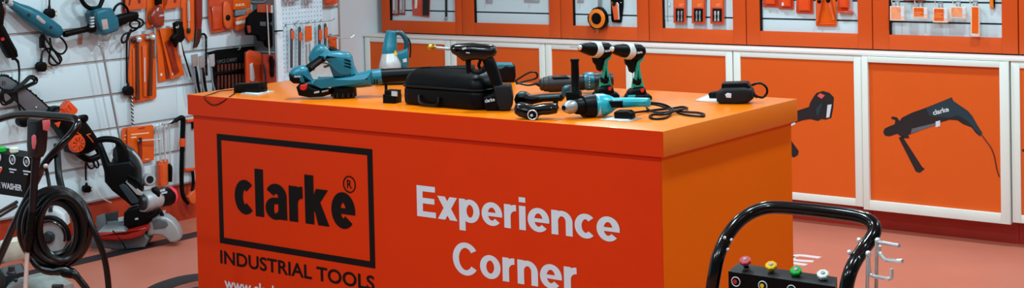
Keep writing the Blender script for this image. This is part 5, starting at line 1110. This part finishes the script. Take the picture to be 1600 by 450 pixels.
f4 = pv(LB, [(-85, 226, .125), (47, 247, .125), (37, 309, .125), (-92, 290, .125)]); k4 = [p+Vector((0, .05, .01)) for p in f4]
pan = done(quad8(f4[::-1], k4[::-1]), 'control_panel', M_black, t)
PN = Fr(f4[0]+Vector((0, -.0006, 0)), (1, 0, 0), (0, 0, 1))
for nm, x, y, m_ in (('green', 5, 234, MATS['nozzle_green']), ('white', 24, 235, mat('nozzle_cream', '#d6d2bc', .4)), ('yellow', -16, 231, MATS['nozzle_yellow']), ('red', -38, 228, MATS['nozzle_red'])):
    c = LB.p(x, y, .10); b = B(); b.lathe(c-Vector((0, .006, .012)), c+Vector((0, -.006, .012)), [(0, .009), (.3, .016), (.85, .0165), (1, .013)], 8); o = done(b, 'nozzle', m_, t, label=nm + ' spray nozzle', ang=30)
    b = B(); b.tube([c-Vector((0, 0, .03)), c-Vector((0, 0, .005))], .008, 8); done(b, 'nozzle_stem', M_dsteel, o)
for x, y in ((19.5, 249.5), (41.5, 252.5), (-3, 246)):
    u, v = PN.uv(x, y); b = B(); b.ring(PN, u, v, .0165, .0022, .0008, 22, 5); done(b, 'icon_ring', M_printw, pan)
    b = B(); b.lathe(PN.at(u, v, .0), PN.at(u, v, .001), [(0, .008), (1, .008)], 12); done(b, 'icon_dot', mat('icon_grey', '#8a8c8e', .5), pan)
    b = B(); b.box(PN, u-.022, u+.022, v-.038, v-.033, 0, .001); b.box(PN, u-.018, u+.006, v-.048, v-.044, 0, .001); done(b, 'icon_caption', M_printw, pan)
u1, v1 = PN.uv(35, 299); uE, vE = PN.uv(0, 294)
wd_ = (u1-uE)
b = B(); b.text(PN, 'PRESSURE WASHER', u1-wd_*1.93, u1, v1+.001, v1+.023, .0004, .03, 'E', ang=0); done(b, 'lettering', M_printw, pan)
pr(PN, [(-6, 262), (4, 263.5), (3, 266), (-2, 274), (-8, 273)], 'orange_logo', M_orange, pan, .0005)
# rods behind the panel, pump and tank
b = B(); b.tube(pv(LB, [(26, 316, .1), (0, 331, .1), (-30, 348, .1)]), .0075, 8); b.tube(pv(LB, [(26, 322, .08), (0, 338, .08), (-30, 356, .08)]), .006, 8); done(b, 'brace_rod', M_tube, t)
b = B(); b.prof(LB, [(-60, 392), (4, 378), (26, 370), (30, 376), (31, 398), (28, 406), (18, 409), (-60, 424)], -.12, .05, .03, 4); done(b, 'tank', M_cream, t)
b = B(); b.prof(LB, [(25, 449), (34, 436), (46, 430), (60, 428), (75, 432), (86, 441), (96, 447), (99, 470), (90, 500), (30, 500), (22, 470)], -.02, .12, .03, 4); pm = done(b, 'pump', mat('pump_grey', '#8d908c', .42, .4, .15), t)
b = B(); b.prof(LB, [(-20, 428), (8, 420), (18, 414), (24, 428), (22, 450), (-20, 460)], .0, .1, .012); b.lathe(LB.p(18, 416, .11), LB.p(17.5, 428, .11), [(0, .012), (.6, .013), (.7, .018), (1, .018)], 12); done(b, 'valve_block', M_dsteel, t)
b = B(); b.ball(LB.p(24.5, 438, .13), .008, 10); done(b, 'fitting', M_dsteel, t); b = B(); b.lathe(LB.p(84, 448, .1), LB.p(97, 447.5, .1), [(0, .01), (1, .008)], 10); done(b, 'fitting', M_dsteel, t)
b = B(); fx = LB.p(0, 470, .05)
b.abox(fx.x-.2, fx.x+.17, fx.y-.25, fx.y+.12, .10, .16, .02); b.abox(fx.x-.15, fx.x+.15, fx.y-.2, fx.y+.1, .15, LB.p(50, 480, .05).z, .03); done(b, 'base_frame', M_dsteel, t)
for s in (-1, 1):
    c = Vector((fx.x-.02+s*.22, fx.y+.06, .13)); b = B(); b.lathe(c-Vector((.025, 0, 0)), c+Vector((.025, 0, 0)), [(0, .08), (0, .12), (.2, .13), (.8, .13), (1, .12), (1, .08)], 24); wh = done(b, 'wheel', M_rubber, t)
    b = B(); b.lathe(c-Vector((.02, 0, 0)), c+Vector((.02, 0, 0)), [(0, .03), (0, .08), (1, .08), (1, .03)], 20); done(b, 'rim', M_silver, wh)
b = B(); b.abox(fx.x-.12, fx.x+.12, fx.y-.24, fx.y-.21, 0, .12, .005); done(b, 'front_foot', M_rubber, t)
b = B(); b.ball(LB.p(71.5, 259.5, .14), .009, 10); done(b, 'knob', mat('tag_pink', '#b7a09a'), t)
b = B(); b.tube(pv(LB, [(72, 263, .13), (75, 278, .13), (78, 296, .14)]), .0065, 8, 3); b.tube(pv(LB, [(89, 226, .06), (90, 248, .08), (92, 275, .10), (98, 300, .14)]), .0125, 10, 3); done(b, 'supply_hose', M_rubber, t)

# spray lance standing in its holder
t = thing('spray_lance', 'black spray lance with red inlays standing upright on the washer by the slat wall', 'spray lance', LB.p(41, 450, .2))
LW = .33
def lp(x, y, w=LW): return LB.p(x, y, w)
s_ = (lp(58, 220)-CAM).dot(cf)/FPX
b = B(); b.prof(LB, [(48, 184), (69, 186), (69, 215), (67, 238), (63, 246), (49, 245), (47.5, 225), (48, 200)], LW-.022, LW+.022, .016, 4); gp = done(b, 'grip', mat('dark_blue_black', '#080b0e', .35, spec=.3), t)
b = B(); b.prof(LB, [(50, 213), (53, 210), (56.5, 212), (57, 222), (55, 233), (51.5, 233), (50, 224)], LW+.018, LW+.0245, .003); done(b, 'red_inlay', mat('inlay_red', '#c9555a', .4), gp)
b = B(); b.prof(LB, [(68.5, 188), (75, 187), (76, 194), (74.5, 204), (70, 203)], LW-.006, LW+.012, .004); done(b, 'trigger', mat('inlay_red', '#c9555a'), gp)
b = B(); b.lathe(lp(56, 243), lp(51, 330), [(0, 7.4*s_), (.04, 7.4*s_), (.05, 6.2*s_), (1, 6*s_)], 18); done(b, 'tube', mat('dark_blue_black', '#141a20'), t)
pf = [(0, 5.6*s_)]
for k in range(11): pf += [((k+.1)/11, (5.8+.16*k)*s_), ((k+.55)/11, (5.8+.16*k)*s_), ((k+.6)/11, (4.9+.16*k)*s_), ((k+.98)/11, (4.9+.16*k)*s_)]
b = B(); b.lathe(lp(51, 325), lp(47, 368), pf, 18); done(b, 'ribbed_sleeve', M_black, t)
b = B(); b.lathe(lp(47, 366), lp(43.5, 393), [(0, 7.6*s_), (.4, 7.8*s_), (.45, 7*s_), (.9, 6*s_), (1, 4.5*s_)], 18); done(b, 'collar', M_black, t)
b = B(); b.lathe(lp(43, 391), lp(39, 470), [(0, 3.6*s_), (1, 3.6*s_)], 14); done(b, 'rod', mat('rod_pale', '#cfc8c0', .35, .2), t)

# coiled hose
t = thing('hose_coil', 'thick black hose coiled and hung on the washer by the slat wall', 'hose', LB.p(90, 420, .25))
HC = Fr(LB.p(88, 356, .23), (math.cos(.75), math.sin(.75), 0), (0, 0, 1))
b = B(); loops = []
spec = ((86, 356, 55, 61, .00), (88, 352, 49, 54, .015), (84, 358, 46, 56, .03), (90, 357, 44, 47, .0), (84, 352, 38, 46, .035), (92, 356, 38, 54, .045), (98, 356, 36, 50, .055), (90, 358, 34, 48, .02), (86, 362, 34, 46, .05))
for j, (cx_, cy_, rx, ry, w_) in enumerate(spec):
    pts = []
    for k in range(28):
        a = 2*math.pi*k/28; pts.append(tuple(HC.p(cx_+rx*math.cos(a), cy_+ry*math.sin(a), w_)))
    b.tube(pts, .0118, 9, 2, True)
done(b, 'coil', mat('hose_black', '#040506', .28, spec=.35), t)
b = B(); b.tube(pv(HC, [(128, 315, .02), (140, 345, .05), (152, 372, .06), (162, 400, .06), (167, 425, .06), (170, 455, .06), (172, 500, .06)]), .0105, 10, 4); done(b, 'hose_end', mat('hose_black', '#08090b'), t)
b = B(); b.tube(pv(HC, [(50, 405, .03), (62, 418, .04), (80, 424, .05), (100, 422, .05), (115, 428, .06), (128, 442, .06), (145, 465, .06), (160, 495, .06)]), [.012, .013, .014, .017, .015, .012, .011, .011], 10, 4); done(b, 'hose_tail', mat('hose_black', '#08090b'), t)
b = B(); b.lathe(HC.p(96, 424, .05), HC.p(118, 428, .06), [(0, .014), (.2, .018), (.8, .018), (1, .013)], 12); done(b, 'coupling', M_black, t)

# ================================================================== cut-off saw on the floor behind the hose
O = on('z', 0, 78, 404)
KS = Fr(O, (math.cos(.66), math.sin(.66), 0), (0, 0, 1))
t = thing('cut_off_saw', 'white cut-off saw with black guard seen through the coiled hose', 'cut-off saw', O)
q = KS.px(75, 370)
c = KS.p(76, 371); 
b = B(); b.lathe(c-KS.N*.012, c-KS.N*.008, [(0, 28*q), (1, 28*q)], 36); bl = done(b, 'blade', M_silver, t)
b = B(); b.lathe(c-KS.N*.01, c+KS.N*.03, [(0, .03), (.5, .03), (.6, .02), (1, .016)], 14); done(b, 'hub_nut', M_dsteel, bl)
b = B(); b.ring(KS, *KS.uv(76, 371, .02), 31*q, .011, .015, 26, 8, -.2, math.pi*1.05); gd = done(b, 'guard', M_black, t)
b = B(); b.ring(KS, *KS.uv(76, 371, .02), 24.5*q, .006, .012, 26, 8, -.3, math.pi*1.05); done(b, 'guard_lip', M_blackgl, gd)
b = B(); b.prof(KS, [(56, 346), (60, 332), (70, 324), (80, 320), (92, 322), (104, 332), (107, 350), (100, 346), (88, 339), (72, 340)], -.10, .0, .02, 4); done(b, 'housing', mat('housing_white', '#cdd3d4', .35), t)
b = B(); b.prof(KS, [(76, 330), (78, 322), (82, 322), (83, 330)], -.02, .01, .004); done(b, 'latch', M_dsteel, t)
b = B(); b.prof(KS, [(46, 398), (112, 396), (114, 405), (46, 406)], -.12, .06, .01); done(b, 'base_plate', M_dsteel, t)
b = B(); b.prof(KS, [(86, 345), (100, 345), (104, 398), (84, 398)], -.09, -.02, .01); done(b, 'pivot_arm', M_dsteel, t)

# ================================================================== mitre saw on the floor
O = on('z', 0, 225, 386)
MS = Fr(O, (math.cos(.70), math.sin(.70), 0), (0, 0, 1))
t = thing('mitre_saw', 'mitre saw with grey base, red turntable and round dark blade guard on the floor', 'mitre saw', O)
q = MS.px(200, 330)
M_cast = mat('cast_grey', '#a9adae', .42, .3, .06); M_castd = mat('cast_dark', '#63686c', .45, .3, .08)
b = B(); b.prof(MS, [(156, 362), (168, 366), (184, 368), (232, 360), (238, 368), (232, 380), (190, 384), (168, 380)], -.16, .05, .008); bs_ = done(b, 'base', M_castd, t)
b = B(); b.prof(MS, [(158, 374), (163, 371), (171, 374), (176, 380), (179, 388), (178, 396.5), (164, 397.5), (158, 390)], -.06, .04, .008); done(b, 'foot', M_cast, bs_)
b = B(); b.prof(MS, [(143, 368), (150, 358), (160, 362), (172, 376), (160, 384), (146, 392)], -.08, .0, .01); done(b, 'side_wing', M_castd, bs_)
b = B(); b.prof(MS, [(232, 344), (240, 339), (252, 335), (262, 336), (272, 343), (279, 352), (284, 364), (283, 372), (276, 376), (268, 376), (262, 370), (256, 366), (246, 364), (232, 367)], -.08, .02, .012, 3); done(b, 'arc_wing', M_cast, bs_)
b = B(); b.prof(MS, [(238, 346), (250, 342), (260, 345), (263, 351), (258, 356), (240, 358)], .015, .026, .003); done(b, 'wing_inset', M_castd, bs_)
b = B(); b.prof(MS, [(157, 357.5), (176, 356), (204, 355), (222, 350), (236, 346), (237, 351), (230, 360), (214, 366), (190, 369), (168, 367), (158, 363)], -.14, .11, .012, 3); tt = done(b, 'turntable', mat('turntable_red', '#a5180f', .35), t)
b = B(); b.prof(MS, [(160, 355.5), (200, 353.5), (202, 356), (160, 358)], -.1, .10, .002); done(b, 'table_insert', M_steel, tt)
b = B(); b.prof(MS, [(151, 338), (164, 333), (167, 352), (168, 357), (156, 358), (150, 350)], -.10, -.08, .003); b.prof(MS, [(168, 346), (198, 343), (198, 353), (168, 355)], -.10, -.08, .003); fe = done(b, 'fence', mat('fence_grey', '#7d858a', .4, .3), t)
b = B(); b.prof(MS, [(165, 334), (184, 329.5), (185, 346), (168, 349)], -.12, -.10, .002); done(b, 'fence_plate', mat('fence_dark', '#33363a', .5), fe)
b = B(); b.prof(MS, [(185, 340), (194, 339), (194, 345), (186, 346)], -.1, -.07, .003); done(b, 'fence_scale', M_cardw, fe)
b = B(); b.prof(MS, [(196, 330), (204, 322), (226, 316), (244, 326), (240, 342), (224, 352), (205, 354), (196, 350)], -.07, .04, .015, 3); pv_ = done(b, 'pivot', M_black, t)
b = B(); b.prof(MS, [(211, 341), (216, 340), (216, 343), (211, 343.5)], .038, .0405); done(b, 'mark', M_label, pv_)
b = B(); b.tube(pv(MS, [(232, 340, .04), (240, 337, .05), (248, 330, .05)]), .012, 10, 2); b.tube(pv(MS, [(247, 326, .0), (252, 333, .0), (254, 338, .0)]), .010, 10); done(b, 'lock_lever', M_black, t)
b = B(); b.prof(MS, [(249, 331), (258, 328), (259, 337), (250, 340)], -.05, -.01, .004); done(b, 'stop_block', M_cast, t)
# head
c = MS.p(180, 271, -.03); R_ = 45*q
b = B(); b.prof(MS, [(184, 224), (196, 226), (208, 233), (217, 245), (223, 260), (225, 280), (224, 300), (210, 306), (192, 300), (180, 280), (176, 250), (178, 232)], -.06, .0, .014, 4); gd = done(b, 'blade_guard', mat('guard_dark', '#2b2d30', .4, var=.1), t)
b = B(); b.ring(MS, *MS.uv(180, 271, -.03), R_*.985, .0085, -.012, 40, 8, -.55, 1.42); done(b, 'guard_rim', M_cast, gd)
b = B(); b.ring(MS, *MS.uv(180, 271, .0), R_*.72, .0035, .001, 36, 6, -.6, 1.0); done(b, 'guard_groove', M_dsteel, gd)
b = B(); b.ring(MS, *MS.uv(184, 284, .0), 34*q, .004, .0, 24, 6, math.pi*1.08, math.pi*1.4); done(b, 'lower_guard', M_clear, t)
b = B(); b.prof(MS, [(149, 222), (158, 220), (163, 232), (172, 254), (184, 252), (204, 250), (214, 262), (214, 285), (224, 300), (216, 318), (206, 322), (194, 312), (176, 298), (164, 284), (163, 268), (158, 250)], .005, .045, .016, 3); ar = done(b, 'arm', M_black, t)
b = B(); b.prof(MS, [(186, 290), (192, 286.5), (198, 289), (218, 313), (216, 317), (206, 318)], .04, .056, .003); done(b, 'belt_cover', mat('navy_cover', '#22303a', .45), ar)
b = B(); b.tube(pv(MS, [(151, 228, .02), (152, 221, .02), (162, 217.5, .02), (176, 218, .02), (186, 222, .02), (193, 232, .02), (196, 246, .02), (190, 256, .02), (174, 258, .02)]), .0165, 10, 4); done(b, 'handle', M_black, t)
b = B(); b.prof(MS, [(180, 222), (190, 224), (200, 240), (206, 262), (198, 270), (186, 262), (184, 240)], -.01, .03, .012); done(b, 'handle_web', M_black, t)
b = B(); b.prof(MS, [(170, 246), (174, 240), (177, 246), (173, 254)], .03, .04, .003); done(b, 'lever', M_label, t)
b = B(); b.prof(MS, [(196, 284), (199, 281), (224, 302), (222, 306), (214, 304)], .048, .06, .003); done(b, 'spring_link', M_silver, t)
b = B(); b.tube(pv(MS, [(200, 274, .05), (212, 280, .06), (222, 291, .06)]), .008, 8, 2); b.tube(pv(MS, [(194, 280, .05), (206, 287, .06), (214, 294, .06)]), .006, 8, 2); done(b, 'spring', M_black, t)
A = MS.p(232, 322, .02); 
b = B(); b.lathe(MS.p(222, 316, .05), MS.p(236, 313, .0), [(0, 15*q), (.3, 17*q), (.7, 17*q), (.75, 15.5*q), (1, 15*q)], 28); done(b, 'motor_flange', M_cast, t)
b = B(); b.lathe(MS.p(219, 316.5, .055), MS.p(224, 315.5, .045), [(0, 12*q), (1, 13*q)], 24); done(b, 'motor_face', M_dsteel, t)
b = B(); b.lathe(MS.p(232, 313.5, .02), MS.p(252, 309.5, -.05), [(0, 14.5*q), (.2, 15*q), (.8, 14*q), (1, 13.5*q)], 28); done(b, 'gear_case', M_silver, t)
b = B(); b.lathe(MS.p(248, 310, -.03), MS.p(266, 306.5, -.10), [(0, 14.5*q), (.9, 14.8*q), (1, 14*q)], 28); mt_ = done(b, 'motor', M_black, t)
b = B(); b.lathe(MS.p(262.5, 307, -.09), MS.p(270, 305.3, -.115), [(0, 15.4*q), (.6, 15.2*q), (1, 12.5*q)], 28); done(b, 'motor_end_cap', M_pink, t)
b = B(); b.prof(MS, [(250, 297), (257, 295), (258, 298), (251, 299.5)], -.012, .004); b.prof(MS, [(252, 301), (261, 299), (261, 301.5), (253, 303)], -.012, .004); done(b, 'motor_label', M_printw, mt_)
b = B(); b.prof(MS, [(237, 294), (244, 292), (250, 298), (251, 306), (246, 308), (240, 302)], -.03, .03, .01); done(b, 'brush_cover', M_black, t)
b = B(); b.lathe(MS.p(230, 281, -.05), MS.p(234.5, 280.5, .03), [(0, 10*q), (.9, 9.5*q), (1, 8.5*q)], 22); bo_ = done(b, 'dust_port', M_cast, t)
b = B(); b.lathe(MS.p(234, 280.5, .028), MS.p(235, 280.4, .034), [(0, 5.6*q), (1, 5.6*q)], 18); done(b, 'port_hole', M_print, bo_)
b = B(); b.tube(pv(MS, [(176, 360, .1), (186, 372, .11), (192, 380, .11), (196, 388, .08)]), .003, 6, 3); done(b, 'cable', M_rubber, t)
